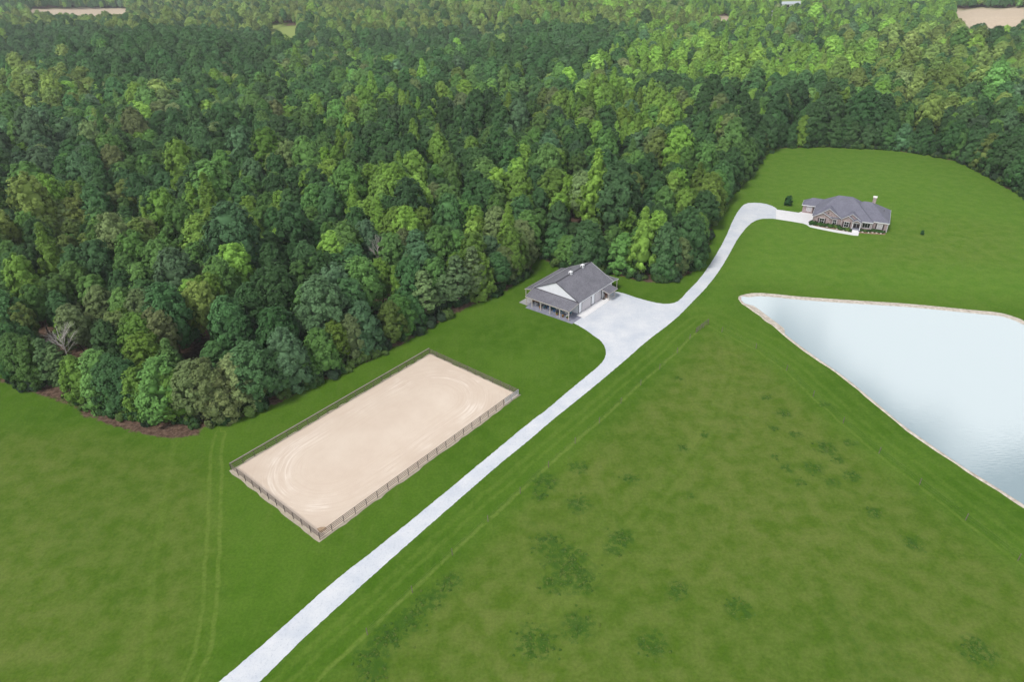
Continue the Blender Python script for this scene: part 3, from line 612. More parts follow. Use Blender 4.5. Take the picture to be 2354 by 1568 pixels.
# porch furniture
def chair(u, v, rz, m, lab, group='chairs on the barn porch'):
    t = empty('patio_chair', bw(u, v, .052), BA + rz); tag(t, lab, 'chair', group)
    MB().box(-.26, -.26, .38, .26, .26, .44).build('seat', m, t); MB().prism([(-.26, .22, .44), (.26, .22, .44), (.24, .36, .98), (-.24, .36, .98)], (0, .05, 0)).build('backrest', m, t)
    for a in (-1, 1):
        for b in (-1, 1): MB().box(a * .23 - .02, b * .22 - .02, 0, a * .23 + .02, b * .22 + .02, .38).build('leg', M['white'], t)
        MB().box(a * .27 - .025, -.24, .6, a * .27 + .025, .25, .64).build('armrest', M['white'], t)
    return t
def table(u, v, rad, m, lab, z=.052):
    t = empty('patio_table', bw(u, v, z), BA); tag(t, lab, 'table')
    MB().tube([(0, 0, .70), (0, 0, .74)], rad, 20).build('table_top', m, t); MB().tube([(0, 0, .03), (0, 0, .70)], .05, 8).build('pedestal', M['cutting'], t); MB().tube([(0, 0, 0), (0, 0, .04)], .28, 14).build('base', M['cutting'], t)
def blob(name, r, m, parent, z, n=60, s=.12, seed=1, flat=1.0):
    rr = random.Random(seed); b = MB()
    for i in range(n):
        a = rr.uniform(0, 6.283); e = math.asin(rr.uniform(-.3, 1)); d = Vector((math.cos(a) * math.cos(e), math.sin(a) * math.cos(e), math.sin(e) * flat)); p = d * r * rr.uniform(.6, 1) + Vector((0, 0, z))
        u = d.orthogonal().normalized(); v = d.cross(u); an = rr.uniform(0, 6.28); u, v = u * math.cos(an) + v * math.sin(an), v * math.cos(an) - u * math.sin(an)
        t = d * rr.uniform(-.4, .4) * s
        b.poly([p - u * s - t, p - v * s * .7, p + u * s + t, p + v * s * .7])
    return b.build(name, m, parent, fix=False)
def pot(u, v, r, flower, lab, z=.052):
    t = empty('flower_pot', bw(u, v, z)); tag(t, lab, 'flower pot', 'flower pots on the barn porch')
    MB().tube([(0, 0, 0), (0, 0, r * 1.3)], [r * .65, r], 14).build('pot', M['terracotta'], t)
    l = blob('leaves', r * 1.3, M['leaf'], t, r * 1.6, 90, .1, int(u * 10)); l['tint'] = (.03, .09, .02)
    blob('flowers', r * 1.35, flower, t, r * 1.75, 45, .07, int(v * 7))
pots = [(-3.3, .7, .26, M['flower_white'], 'terracotta pot of white flowers beside the corner porch post'), (-3.4, 3.5, .24, M['flower_orange'], 'terracotta pot of orange flowers between the second and third porch posts'),
        (-3.2, 8.3, .28, M['flower_orange'], 'terracotta pot of orange flowers near the wood end of the barn porch'), (-3.35, 1.9, .22, M['flower_orange'], 'small pot of orange flowers close to the second porch post')]
for p in pots: pot(*p)
table(-2.2, 1.6, .55, M['white'], 'round white patio table nearest the gravel end of the porch'); table(-2.2, 5.3, .55, M['teal'], 'round teal patio table in the middle of the barn porch'); table(-2.1, 9.0, .5, M['white'], 'round white patio table at the wood end of the porch')
for i, (u, v, rz, mk, lab) in enumerate([(-2.9, .95, 2.6, 'white', 'white patio chair at the porch corner by the gravel'), (-1.4, 1.2, -.9, 'teal', 'teal patio chair behind the white table at the gravel end'), (-2.4, 2.7, .2, 'teal', 'teal patio chair between the white and teal tables'),
        (-2.9, 4.7, 2.5, 'blue', 'blue patio chair in front of the teal table'), (-1.4, 4.9, -.8, 'white', 'white patio chair behind the teal table'), (-2.5, 6.3, .3, 'blue', 'blue patio chair on the wood side of the teal table'),
        (-2.9, 7.6, 3.0, 'teal', 'teal patio chair standing alone by the fourth porch post'), (-2.6, 9.9, .3, 'white', 'white patio chair at the wood end table'), (-1.3, 8.4, -.9, 'blue', 'blue patio chair behind the wood end table')]): chair(u, v, rz, M[mk], lab)
t = empty('wooden_bench', bw(-1.6, 10.9, .052), BA); tag(t, 'long brown wooden bench at the wood end of the barn porch', 'bench')
MB().box(-.3, -.9, .42, .25, .9, .48).build('seat', M['terracotta'], t); MB().box(.22, -.9, .5, .28, .9, .95).build('backrest', M['terracotta'], t)
for y in (-.8, .8): MB().box(-.25, y - .04, 0, .25, y + .04, .42).build('leg', M['wood'], t)
t = empty('stone_planter', bw(10.3, -.62, .102), BA); tag(t, 'rusty brown barrel planter beside the barn entry door', 'planter')
MB().tube([(0, 0, 0), (0, 0, .35), (0, 0, .7)], [.3, .38, .32], 16).build('barrel', M['stone_dark'], t); l = blob('leaves', .45, M['leaf'], t, .85, 120, .12, 5); l['tint'] = (.12, .05, .04)
t = empty('door_mat', bw(9.45, -.62, .102), BA); m_ = MB().box(-.4, -.3, 0, .4, .3, .03); 
mo_ = m_.build('mat', M['cutting'], t); tag(t, 'dark mat with boots on the apron between garage door and entry', 'mat')
for a in (-.2, .05): MB().box(a - .05, -.15, .03, a + .05, .12, .12).box(a - .05, .0, .12, a + .05, .12, .36).build('boot', M['wood_dark'], t)

# ------------------------------------------------------------------ brick house
HA = R(-28.3); H0 = (87.6, 181.5, 0)
house = empty('brick_house', H0, HA); tag(house, 'pinkish brick single storey house with steep blue grey hip roof', 'house')
E0 = 2.55
w = MB(); w.box(0, .2, -.2, 15.2, 12.6, E0); w.box(15.2, 1.0, -.2, 19.2, 12.4, E0 + .1); w.box(-3.8, 8.3, -.2, 0, 12.3, E0 - .1)
def pent(mb, u0, u1, uc, v0, v1, zb_, ze, zp): mb.prism([(u0, v0, zb_), (u1, v0, zb_), (u1, v0, ze), (uc, v0, zp), (u0, v0, ze)], (0, v1 - v0, 0))
pent(w, .1, 4.75, 2.45, -.25, .2, -.2, 2.38, 3.62); pent(w, .35, 7.4, 3.88, .05, .6, -.19, 2.4, 4.78); pent(w, 7.6, 10.35, 9.0, -.85, .2, -.2, 2.95, 3.85)
pent(w, 7.7, 12.5, 9.95, -.02, .7, 2.3, 2.4, 4.2)
w.build('wall', M['brick'], house)
pw = MB(); pent(pw, 10.42, 12.6, 11.45, -1.5, -1.35, 2.42, 2.5, 3.1); pw.build('portico_gable', M['brick'], house)
def hip(u0, u1, v0, v1, ze, ra, rb, vr, zr, t=.16):
    b = MB(); e = [(u0, v0), (u1, v0), (u1, v1), (u0, v1)]
    b.v = [(x, y, ze - t) for x, y in e] + [(x, y, ze) for x, y in e] + [(ra, vr, zr), (rb, vr, zr)]
    b.f = [[0, 3, 2, 1], [0, 1, 5, 4], [1, 2, 6, 5], [2, 3, 7, 6], [3, 0, 4, 7], [4, 5, 9, 8], [5, 6, 9], [6, 7, 8, 9], [7, 4, 8]]; return b
r1 = hip(-.35, 15.5, -.15, 13.0, E0 + .05, 5.2, 8.9, 6.5, 7.1).build('roof', M['house_roof'], house)
r2 = hip(8.0, 19.5, .8, 12.8, E0 + .12, 12.0, 14.0, 6.8, 6.2).build('wing_roof', M['house_roof'], house)
r3 = hip(-4.1, 3.0, 7.95, 12.7, E0 - .05, -1.6, 1.4, 10.3, 4.25).build('garage_roof', M['house_roof'], house)
def gable_roof(uc, hw, v0, v1, ze, zp, name='gable_roof', t=.13):
    b = MB()
    slab_roof(b, (uc - hw[0], v0, zp - (zp - ze) ), (uc, v0, zp), (uc, v1, zp), (uc - hw[0], v1, ze), t); slab_roof(b, (uc + hw[1], v0, ze), (uc, v0, zp), (uc, v1, zp), (uc + hw[1], v1, ze), t)
    o = b.build(name, M['house_roof'], house)
    f = MB(); f.bar((uc - hw[0], v0 - .03, ze - .06), (uc, v0 - .03, zp - .06), .06, .24, (0, 1, 0)); f.bar((uc + hw[1], v0 - .03, ze - .06), (uc, v0 - .03, zp - .06), .06, .24, (0, 1, 0))
    build_each(f, 'fascia', M['white'], o); return o
gable_roof(2.45, (2.55, 2.55), -.5, .02, 2.42, 3.8); gable_roof(3.88, (3.7, 3.7), -.12, 4.5, 2.48, 5.0)
gable_roof(9.95, (2.6, 2.7), -.2, 3.2, 2.62, 4.42); gable_roof(9.0, (1.55, 1.5), -1.05, -.05, 2.98, 4.02)
gable_roof(11.45, (1.2, 1.2), -1.75, .6, 2.62, 3.3, 'portico_roof')
# eaves boards
f = MB(); f.box(12.6, -.2, E0 - .14, 15.54, -.155, E0 + .06); f.box(15.6, .74, E0 - .06, 19.54, .795, E0 + .16); f.box(19.505, .6, E0 - .06, 19.55, 12.8, E0 + .14); f.box(15.505, -.15, E0 - .14, 15.55, .6, E0 + .06)
f.box(-4.15, 7.9, E0 - .22, -.3, 7.945, E0 - .03); f.box(-4.15, 7.95, E0 - .22, -4.105, 12.7, E0 - .03); f.box(-.4, .3, E0 - .14, -.355, 7.9, E0 + .06); build_each(f, 'fascia', M['white'], house)
# downpipes
for (u, v) in ((15.28, .12), (19.25, .95), (-.06, .12), (7.5, -.02)):
    MB().box(u - .05, v - .09, 0, u + .05, v, E0 - .1).build('downpipe', M['white'], house)
def window(u0, u1, z0, z1, v, pane='glass', mull=(1, 1), shut=True, name='window'):
    f = MB(); f.box(u0 - .08, v - .06, z0 - .08, u1 + .08, v + .01, z0); f.box(u0 - .08, v - .06, z1, u1 + .08, v + .01, z1 + .08); f.box(u0 - .08, v - .06, z0, u0, v + .01, z1); f.box(u1, v - .06, z0, u1 + .08, v + .01, z1)
    for k in range(1, mull[0] + 1): x = u0 + (u1 - u0) * k / (mull[0] + 1); f.box(x - .02, v - .055, z0, x + .02, v - .02, z1)
    for k in range(1, mull[1] + 1): z = z0 + (z1 - z0) * k / (mull[1] + 1); f.box(u0, v - .053, z - .02, u1, v - .02, z + .02)
    o = f.build(name, M['white'], house); MB().box(u0, v - .02, z0, u1, v - .005, z1).build('pane', M[pane], o)
    if shut:
        for (a, b) in ((u0 - .5, u0 - .12), (u1 + .12, u1 + .5)): MB().box(a, v - .045, z0 - .04, b, v - .003, z1 + .04).build('shutter', M['shutter'], o)
window(1.85, 3.0, .62, 2.05, -.25); window(5.35, 6.25, .5, 2.05, .05, mull=(1, 1), shut=False); MB().box(6.45, -.0, .55, 6.85, .045, 2.0).build('shutter', mat('faded_shutter', (.27, .23, .24)), house)
window(8.35, 9.5, .72, 2.15, -.85); window(12.95, 14.85, .85, 2.15, .2, mull=(2, 0), shut=False); window(16.7, 17.9, .8, 2.1, 1.0, 'glass_pale', (0, 1)); window(-2.6, -1.35, .75, 2.1, 8.3, 'glass_pale', (2, 2), False)
MB().box(-.95, 8.25, .1, -.35, 8.29, 2.15).build('shutter', M['shutter'], house)
v_ = MB(); v_.tube([(3.75, .0, 3.75), (3.75, .045, 3.75)], .2, 12); v_.build('gable_vent', M['cutting'], house)
# entry, portico, steps
MB().box(10.4, -1.5, 0, 12.6, .2, .5).build('porch_floor', M['slab'], house)
for k in range(3): MB().box(10.75, -1.5 - .38 * (k + 1), 0, 12.3, -1.5 - .38 * k - .002, .5 - .13 * (k + 1)).build('step', M['conc'], house)
for u in (10.42, 12.4): MB().box(u, -1.5, .5, u + .18, -1.32, 2.45).build('column', M['white'], house)
MB().box(10.42, -1.48, 2.3, 12.58, -1.33, 2.46).build('beam', M['white'], house)
d = MB(); d.box(10.8, .14, .5, 12.3, .2, 2.3); do = d.build('front_door', M['shutter'], house); MB().box(11.5, .12, .5, 11.58, .14, 2.3).build('door_frame', M['white'], do); MB().box(10.9, .125, .9, 11.4, .14, 2.1).build('pane', M['glass'], do)
ch = MB(); ch.box(14.1, 7.4, 5.2, 14.95, 8.1, 7.35); cho = ch.build('chimney', M['brick'], house); MB().box(14.0, 7.3, 7.35, 15.05, 8.2, 7.65).build('chimney_cap', M['cap'], cho)
MB().tube([(17.6, 6.9, 3.8), (17.6, 6.9, 4.5)], .06, 8).build('vent_pipe', M['cutting'], house)
def hw(u, v, z=0): c, s = math.cos(HA), math.sin(HA); return (H0[0] + u * c - v * s, H0[1] + u * s + v * c, z)
def local_bed(pts, lab):
    o = sheet('mulch_bed', ragged([hw(*p)[:2] for p in pts], .6, .1), .03, M['mulch']); tag(o, lab, 'mulch bed', kind='structure')
local_bed([(-.2, -.3), (-.3, -1.3), (.5, -1.9), (4, -2.1), (7, -2.5), (10.5, -3.3), (10.6, -1.4), (10.2, -.8), (7.6, -.9), (5, -.2)], 'long brown mulch bed under the front windows')
local_bed([(12.5, -1.2), (12.6, -2.5), (16, -1.8), (19.2, -1.0), (19.0, .9), (15.3, .9), (15.2, .1), (12.7, .1)], 'brown mulch bed at the corner windows right of the steps')

# ------------------------------------------------------------------ foliage meshes
def leaf_cloud(subs, nleaf, size, rg, up=.25, flat=0.0, rand=.35):
    """subs: array of (centre xyz, radius, outward xyz) -> V, F for leaf-sized diamonds"""
    c = np.repeat(subs[:, :3], nleaf, 0); r = np.repeat(subs[:, 3], nleaf); o = np.repeat(subs[:, 4:7], nleaf, 0); n = len(c)
    d = rg.normal(size=(n, 3)); d += o * .9; d /= np.linalg.norm(d, axis=1)[:, None]
    p = c + d * (r * rg.uniform(.55, 1.05, n))[:, None] * np.array([1, 1, 1 - flat])
    nn = d * .38 + o * .32 + np.repeat(subs[:, 7:10], nleaf, 0) * 1.0 + rg.normal(size=(n, 3)) * rand + np.array([0, 0, up]); nn /= np.linalg.norm(nn, axis=1)[:, None]
    a = np.cross(nn, rg.normal(size=(n, 3))); a /= np.linalg.norm(a, axis=1)[:, None]; b = np.cross(nn, a)
    s = size * rg.uniform(.6, 1.3, n)[:, None]; k = rg.uniform(.45, .8, n)[:, None]
    V = np.stack([p - a * s, p - b * s * k, p + a * s, p + b * s * k], 1).reshape(-1, 3); F = np.arange(n * 4).reshape(-1, 4)
    return V, F
def core(lobes, k=.8):
    bm = bmesh.new(); bmesh.ops.create_icosphere(bm, subdivisions=2, radius=1); v = np.array([x.co[:] for x in bm.verts]); f = np.array([[q.index for q in x.verts] for x in bm.faces]); bm.free()
    VV = []; FF = []; b = 0
    for l in lobes: VV.append(v * l[3:6] * k + l[:3]); FF.append(f + b); b += len(v)
    return np.vstack(VV), np.vstack(FF)
def crown_mesh(name, lobes, nsub, nleaf, size, seed, corek=.74, srad=.46, up=.25, flat=0.0, m=None):
    rg = np.random.default_rng(seed); lobes = np.array(lobes, float); subs = []
    cen = lobes[:, :3].mean(0); lo = (lobes[:, :3] - lobes[:, 3:6]).min(0); hi = (lobes[:, :3] + lobes[:, 3:6]).max(0); ext = (hi - lo) / 2; ctr = (hi + lo) / 2; ctr[2] = lo[2] + (hi[2] - lo[2]) * .42
    for l in lobes:
        d = rg.normal(size=(nsub, 3)); out = l[:3] - cen; out[2] *= .5; on = np.linalg.norm(out)
        d += (out / on * .7 if on > .1 else 0) + np.array([0, 0, .45]); d /= np.linalg.norm(d, axis=1)[:, None]
        c = l[:3] + d * l[3:6] * .92; cn = (c - ctr) / ext; cn /= np.linalg.norm(cn, axis=1)[:, None] + 1e-6; subs.append(np.c_[c, np.full(nsub, l[3:6].mean() * srad) * rg.uniform(.7, 1.25, nsub), d, cn])
    V, F = leaf_cloud(np.vstack(subs), nleaf, size, rg, up, flat); V2, F2 = core(lobes, corek)
    me = bpy.data.meshes.new(name); Vt = np.vstack([V, V2]); me.vertices.add(len(Vt)); me.vertices.foreach_set('co', Vt.astype(np.float32).ravel())
    li = np.concatenate([F.ravel(), (F2 + len(V)).ravel()]).astype(np.int32); me.loops.add(len(li)); me.loops.foreach_set('vertex_index', li)
    st = np.concatenate([np.arange(len(F)) * 4, len(F) * 4 + np.arange(len(F2)) * 3]).astype(np.int32); me.polygons.add(len(st)); me.polygons.foreach_set('loop_start', st); me.update(calc_edges=True)
    me.materials.append(m or M['leaf']); return me
def env_lobes(H, Rr, prof, nl, seed, base, rk, zk=1.0):
    """lobes spread over an envelope of revolution prof(t), t=0 foot of crown .. 1 top, plus a filled middle"""
    rg = np.random.default_rng(seed); L = []
    for i in range(nl):
        t = ((i + .5) / nl) ** .9; pr = prof(t); a = i * 2.39996 + rg.uniform(-.45, .45); r = Rr * rk * rg.uniform(.7, 1.3) * (.6 + .4 * pr); k = max(0, pr * Rr - r * .62)
        L.append((math.cos(a) * k, math.sin(a) * k, H * (base + (1 - base) * t) - r * .7 * zk, r, r, r * zk * rg.uniform(.85, 1.1)))
    for t in (.15, .35, .55, .75): L.append((0, 0, H * (base + (1 - base) * t), Rr * prof(t) * .86, Rr * prof(t) * .86, H * (1 - base) * .2))
    return L
def dome(H, Rr, nl, seed, base=.30, rk=.27): return env_lobes(H, Rr, lambda t: math.sqrt(max(.015, 1 - (max(0, t - .12) / .88) ** 1.75)) * (.85 + .15 * min(1, t / .15)), nl, seed, base, rk, 1.15)
def oval(H, Rr, nl, seed, base=.3, rk=.27): return env_lobes(H, Rr, lambda t: math.sqrt(max(.02, 1 - (abs(t - .38) / .66) ** 2)), nl, seed, base, rk, 1.1)
def cone(H, Rr, nl, seed, base=.2, rk=.27): return env_lobes(H, Rr, lambda t: min(1, t / .18 + .45) * (1 - max(0, t - .15) / .86) ** .8, nl, seed, base, rk, 1.35)
def pine(H, Rr, nl, seed, base=.3):
    rg = np.random.default_rng(seed); L = []
    for i in range(nl):
        t = (i + .5) / nl; z = base + (1 - base) * t; rr = (1 - t) ** .6; a = i * 2.39996 + rg.uniform(-.5, .5); r = Rr * .34 * (1.15 - t * .6) * rg.uniform(.8, 1.2); k = rg.uniform(.35, .75)
        L.append((math.cos(a) * Rr * rr * k, math.sin(a) * Rr * rr * k, H * z - .2, r * 1.25, r * 1.25, r * .42))
    return L
def trunk_mesh(name, H, r, seed, limbs=6, m=None, bare=False):
    rr = random.Random(seed); b = MB(); pts = []; x = y = 0
    for i in range(6): pts.append((x, y, H * i / 5 - (.15 if i == 0 else 0))); x += rr.uniform(-.18, .18); y += rr.uniform(-.18, .18)
    b.tube(pts, [r * (1.25 - .2 * i) for i in range(6)], 8)
    for k in range(limbs):
        t = rr.uniform(.4, .95); z = H * t; a = rr.uniform(0, 6.28); L = H * rr.uniform(.16, .3) * (1.5 - t); p = Vector((pts[3][0] * t, pts[3][1] * t, z)); d = Vector((math.cos(a), math.sin(a), rr.uniform(.45, 1.0))).normalized()
        p2 = p + d * L * .5 + Vector((0, 0, .1)); p3 = p + d * L + Vector((0, 0, L * .25)); b.tube([p, p2, p3], [r * .42, r * .28, r * .08], 5)
        if bare:
            for j in range(9):
                q0 = p + (p3 - p) * rr.uniform(.3, 1); dd = (d + Vector((rr.uniform(-.9, .9), rr.uniform(-.9, .9), rr.uniform(-.1, .8)))).normalized(); L2 = L * rr.uniform(.3, .6); b.tube([q0, q0 + dd * L2], [r * .14, r * .04], 4)
                for h in range(3): q1 = q0 + dd * L2 * rr.uniform(.3, 1); e = (dd + Vector((rr.uniform(-.9, .9), rr.uniform(-.9, .9), rr.uniform(-.2, .7)))).normalized(); b.tube([q1, q1 + e * L2 * .5], [r * .08, r * .03], 3)
    me = bpy.data.meshes.new(name); me.from_pydata(b.v, [], b.f); me.materials.append(m or M['bark']); return me
# kinds: (name, shape word, crown mesh, trunk mesh, nominal height, radius)
KINDS = []
def kind(name, word, lobes, H, Rr, nsub, nleaf, size, seed, **k):
    KINDS.append((name, word, crown_mesh('crown', lobes, nsub, nleaf, size, seed, **k), trunk_mesh('trunk', H * .8, .17, seed), H, Rr))
for s in range(4): kind('oak_tree', 'round topped', dome(13.5, 3.9, 32, 10 + s), 13.5, 3.9, 10, 30, .22, 20 + s)
for s in range(3): kind('poplar_tree', 'pointed', cone(15, 3.0, 32, 30 + s), 15, 3.0, 9, 28, .19, 40 + s, srad=.48)
for s in range(2): kind('pine_tree', 'feathery', pine(14.0, 4.0, 30, 50 + s), 14.0, 4.0, 10, 26, .20, 60 + s, corek=.66, srad=.36, up=.5, flat=.3)
for s in range(3): kind('edge_tree', 'bushy low skirted', dome(11.5, 3.7, 36, 70 + s, base=.05), 11.5, 3.7, 10, 30, .20, 80 + s)
for s in range(2): kind('maple_tree', 'oval', oval(14, 3.2, 30, 90 + s), 14, 3.2, 10, 30, .20, 95 + s)
OAK, POP, PINE, EDG, MAP = [0, 1, 2, 3], [4, 5, 6], [7, 8], [9, 10, 11], [12, 13]

# ------------------------------------------------------------------ tree positions
def poisson(x0, x1, y0, y1, r, rg):
    c = r * 1.0; nx_ = int((x1 - x0) / c); ny_ = int((y1 - y0) / (c * .866)); P = []
    i, j = np.meshgrid(np.arange(nx_), np.arange(ny_)); x = x0 + (i + .5 * (j % 2)) * c; y = y0 + j * c * .866
    x = x + rg.uniform(-.38, .38, x.shape) * c; y = y + rg.uniform(-.38, .38, y.shape) * c; return np.c_[x.ravel(), y.ravel()]
rgt = np.random.default_rng(11)
NEAR = 330.0
Pn = poisson(-330, 360, 60, 460, 6.5, rgt); Pf = poisson(-1300, 1150, 150, 1750, 7.4, rgt)
_e = np.array(edge_w[2:-1]); fr0 = []
for a, b in zip(_e[:-1], _e[1:]):
    d = b - a; L = np.hypot(*d); nn = np.array([-d[1], d[0]]) / L; k = max(1, int(round(L / 3.9)))
    for q_ in range(k): fr0.append(a + d * ((q_ + rgt.uniform(.2, .8)) / k) + nn * rgt.uniform(3.0, 4.2))
fr0 = np.array(fr0); fr0 = fr0[-sdf(fr0, CLEAR) > 2.6]
Pn = Pn[-sdf(Pn, CLEAR) > 6.8]; Pn = np.vstack([fr0, Pn])
dn = np.hypot(Pn[:, 0], Pn[:, 1]); df = np.hypot(Pf[:, 0], Pf[:, 1]); Pn = Pn[dn < NEAR]; Pf = Pf[df >= NEAR]
far_flag = np.r_[np.zeros(len(Pn)), np.ones(len(Pf))]; P = np.vstack([Pn, Pf])
zt = terr(P[:, 0], P[:, 1]); sdc = -sdf(P, CLEAR)      # metres into the wood
def prj_np(x, y, z):
    z = z - HC; YY = y * SP + z * CP; ZZ = y * CP - z * SP; ZZ = np.where(ZZ < 1, 1, ZZ); a = x / ZZ; b = YY / ZZ
    return 1177 + (CR * a + SR * b) * FPX, 784 - (-SR * a + CR * b) * FPX
bx, by = prj_np(P[:, 0], P[:, 1], zt); tx, ty = prj_np(P[:, 0], P[:, 1], zt + 12)
keep = (sdc > 2.7) & (tx > -800) & (tx < 3100) & (P[:, 1] > 40)
for x0, y0, x1, y1, k in FIELDS: keep &= ~((tx > x0) & (tx < x1) & (ty < y1) & (by > y0 - 2) & (P[:, 1] > 300))
keep &= rgt.random(len(P)) < np.where(sdc < 9, 1.0, .93)
P, zt, sdc, tx, ty, bx, by, far_flag = (a[keep] for a in (P, zt, sdc, tx, ty, bx, by, far_flag))
nT = len(P)
# kind and colour by stand; cloud shade and sunlit patches are put into the tints
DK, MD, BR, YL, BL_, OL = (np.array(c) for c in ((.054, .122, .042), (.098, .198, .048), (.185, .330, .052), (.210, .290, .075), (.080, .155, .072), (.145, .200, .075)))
STANDS_AND_SHADE = [(1205, 540, 22, 20, 'r', .9), (975, 460, 9, 9, 'r', .9), (1430, 235, 150, 60, 'b', .85), (930, 225, 110, 40, 'b', .6), (760, 240, 70, 40, 'b', .5), (1700, 120, 330, 50, 'b', .7), (2100, 130, 260, 70, 'y', .55), (2200, 220, 150, 50, 'y', .3), (90, 185, 130, 45, 'y', .8), (150, 500, 190, 70, 'y', .45), (540, 530, 200, 90, 'b', .45), (880, 450, 110, 60, 'b', .6),
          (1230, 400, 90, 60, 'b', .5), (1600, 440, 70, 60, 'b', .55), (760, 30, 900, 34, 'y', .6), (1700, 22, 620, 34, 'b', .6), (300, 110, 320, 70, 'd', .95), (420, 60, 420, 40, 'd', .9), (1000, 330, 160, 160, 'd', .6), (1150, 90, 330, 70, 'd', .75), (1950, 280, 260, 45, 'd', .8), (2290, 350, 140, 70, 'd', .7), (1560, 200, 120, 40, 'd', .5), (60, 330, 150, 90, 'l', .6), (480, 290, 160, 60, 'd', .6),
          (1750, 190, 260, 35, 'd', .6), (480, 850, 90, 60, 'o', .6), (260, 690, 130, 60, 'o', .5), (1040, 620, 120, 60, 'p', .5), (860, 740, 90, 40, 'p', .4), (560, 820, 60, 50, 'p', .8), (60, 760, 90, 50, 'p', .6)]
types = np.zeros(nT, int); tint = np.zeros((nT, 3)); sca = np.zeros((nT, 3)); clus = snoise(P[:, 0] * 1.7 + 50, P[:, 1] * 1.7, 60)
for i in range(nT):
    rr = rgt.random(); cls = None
    for (cx, cy, rx, ry, c_, pr_) in STANDS_AND_SHADE:
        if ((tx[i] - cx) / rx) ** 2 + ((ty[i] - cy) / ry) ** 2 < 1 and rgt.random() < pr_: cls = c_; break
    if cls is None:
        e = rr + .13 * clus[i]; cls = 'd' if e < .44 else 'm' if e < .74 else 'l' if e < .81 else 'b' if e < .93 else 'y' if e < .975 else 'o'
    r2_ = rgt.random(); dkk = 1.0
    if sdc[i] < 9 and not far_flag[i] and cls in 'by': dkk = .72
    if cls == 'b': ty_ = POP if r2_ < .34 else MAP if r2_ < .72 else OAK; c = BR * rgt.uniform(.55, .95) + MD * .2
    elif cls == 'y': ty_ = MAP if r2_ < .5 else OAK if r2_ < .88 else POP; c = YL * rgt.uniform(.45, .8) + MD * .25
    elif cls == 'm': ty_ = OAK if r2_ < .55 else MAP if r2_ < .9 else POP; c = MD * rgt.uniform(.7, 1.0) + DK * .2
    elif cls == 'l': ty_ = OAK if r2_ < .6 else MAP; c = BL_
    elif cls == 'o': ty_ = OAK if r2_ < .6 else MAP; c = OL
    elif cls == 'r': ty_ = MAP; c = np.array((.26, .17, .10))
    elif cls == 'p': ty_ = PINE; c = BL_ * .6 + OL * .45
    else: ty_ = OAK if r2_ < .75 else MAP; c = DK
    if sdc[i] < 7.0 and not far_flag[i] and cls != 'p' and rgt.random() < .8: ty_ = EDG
    types[i] = ty_[rgt.integers(len(ty_))]; k = rgt.uniform(.66, 1.22) * (1.0 + .38 * far_flag[i]) * dkk * 1.12; tint[i] = c * k * rgt.uniform(.93, 1.07, 3)  # far crowns get a paler tint, haze put into the leaf colour
    s = rgt.uniform(.66, 1.02) * (1.12 if far_flag[i] else 1.0) * (1 + .12 * clus[i]); 
    if sdc[i] < 6: s *= .95
    if types[i] in OAK or types[i] in EDG: s *= 1.06 if not far_flag[i] else 1.0
    if rgt.random() < .14: s *= 1.28
    sca[i] = (s * rgt.uniform(.95, 1.15), s * rgt.uniform(.95, 1.15), s * rgt.uniform(.84, 1.16) * (.86 if far_flag[i] else 1))
rotz = rgt.uniform(0, 6.283, nT)
cname = lambda c: ('rusty brown' if c[0] > c[1] * 1.1 else 'yellow green' if c[0] / c[1] > .65 and c[1] > .21 else 'bright green' if c[1] > .21 else 'olive green' if c[0] / c[1] > .6 else 'blue green' if c[2] / c[1] > .55 else 'mid green' if c[1] > .15 else 'dark green')

# dead bare tree standing in the wood's edge on the left
DEADP = np.array(G(172, 868))
hh = np.hypot(P[:, 0] - DEADP[0], P[:, 1] - DEADP[1]); ok = (hh > 3.0)
# in view, nearest 300 become things
inv = (tx > 5) & (tx < 2349) & (ty > 5) & (ty < 1500) & ok
dcam = np.sqrt(P[:, 0] ** 2 + P[:, 1] ** 2 + (zt + 10 - HC) ** 2); order = [i for i in np.argsort(dcam) if inv[i]][:297]
def zone(i):
    x = bx[i]; y = by[i]
    if x < 250: return 'beyond the left meadow'
    if x < 530: return 'above the bare leaf litter'
    if x < 760: return 'behind the arena'
    if x < 1000: return 'between arena and barn'
    if x < 1240: return 'left of the barn'
    if x < 1450: return 'behind the barn'
    if x < 1780: return 'beside the upper drive'
    return 'behind the house lawn'
rows = {}
for i in order:
    rw = min(9, int(max(0, sdc[i] - 2.5) / 4.8)); rows.setdefault((zone(i), rw), []).append(i)
ordn = ['front', 'second', 'third', 'fourth', 'fifth', 'sixth', 'seventh', 'eighth', 'ninth', 'tenth']
def nth(n): return '%d%s' % (n, 'th' if 10 <= n % 100 <= 20 else {1: 'st', 2: 'nd', 3: 'rd'}.get(n % 10, 'th'))
sizew = lambda s: 'tall' if s[2] > 1.0 else 'small' if s[2] < .78 else 'medium'
proto = {}
kind_done = {}
for (zn, rw), L in rows.items():
    L.sort(key=lambda i: tx[i])
    for n_, i in enumerate(L):
        K = KINDS[types[i]]
        t = bpy.data.objects.new(K[0], None); COL.objects.link(t); t.location = (P[i, 0], P[i, 1], zt[i]); t.rotation_euler = (0, 0, rotz[i]); t.scale = sca[i]
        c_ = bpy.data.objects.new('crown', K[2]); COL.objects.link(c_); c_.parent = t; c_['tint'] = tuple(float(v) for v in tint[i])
        k_ = bpy.data.objects.new('trunk', K[3]); COL.objects.link(k_); k_.parent = t
        proto.setdefault(types[i], (c_, k_))
        tag(t, '%s %s tree %s, %s row, %s from left' % (cname(tint[i]), K[1], zn, ordn[rw], nth(n_ + 1)), 'tree', 'trees of the near wood')
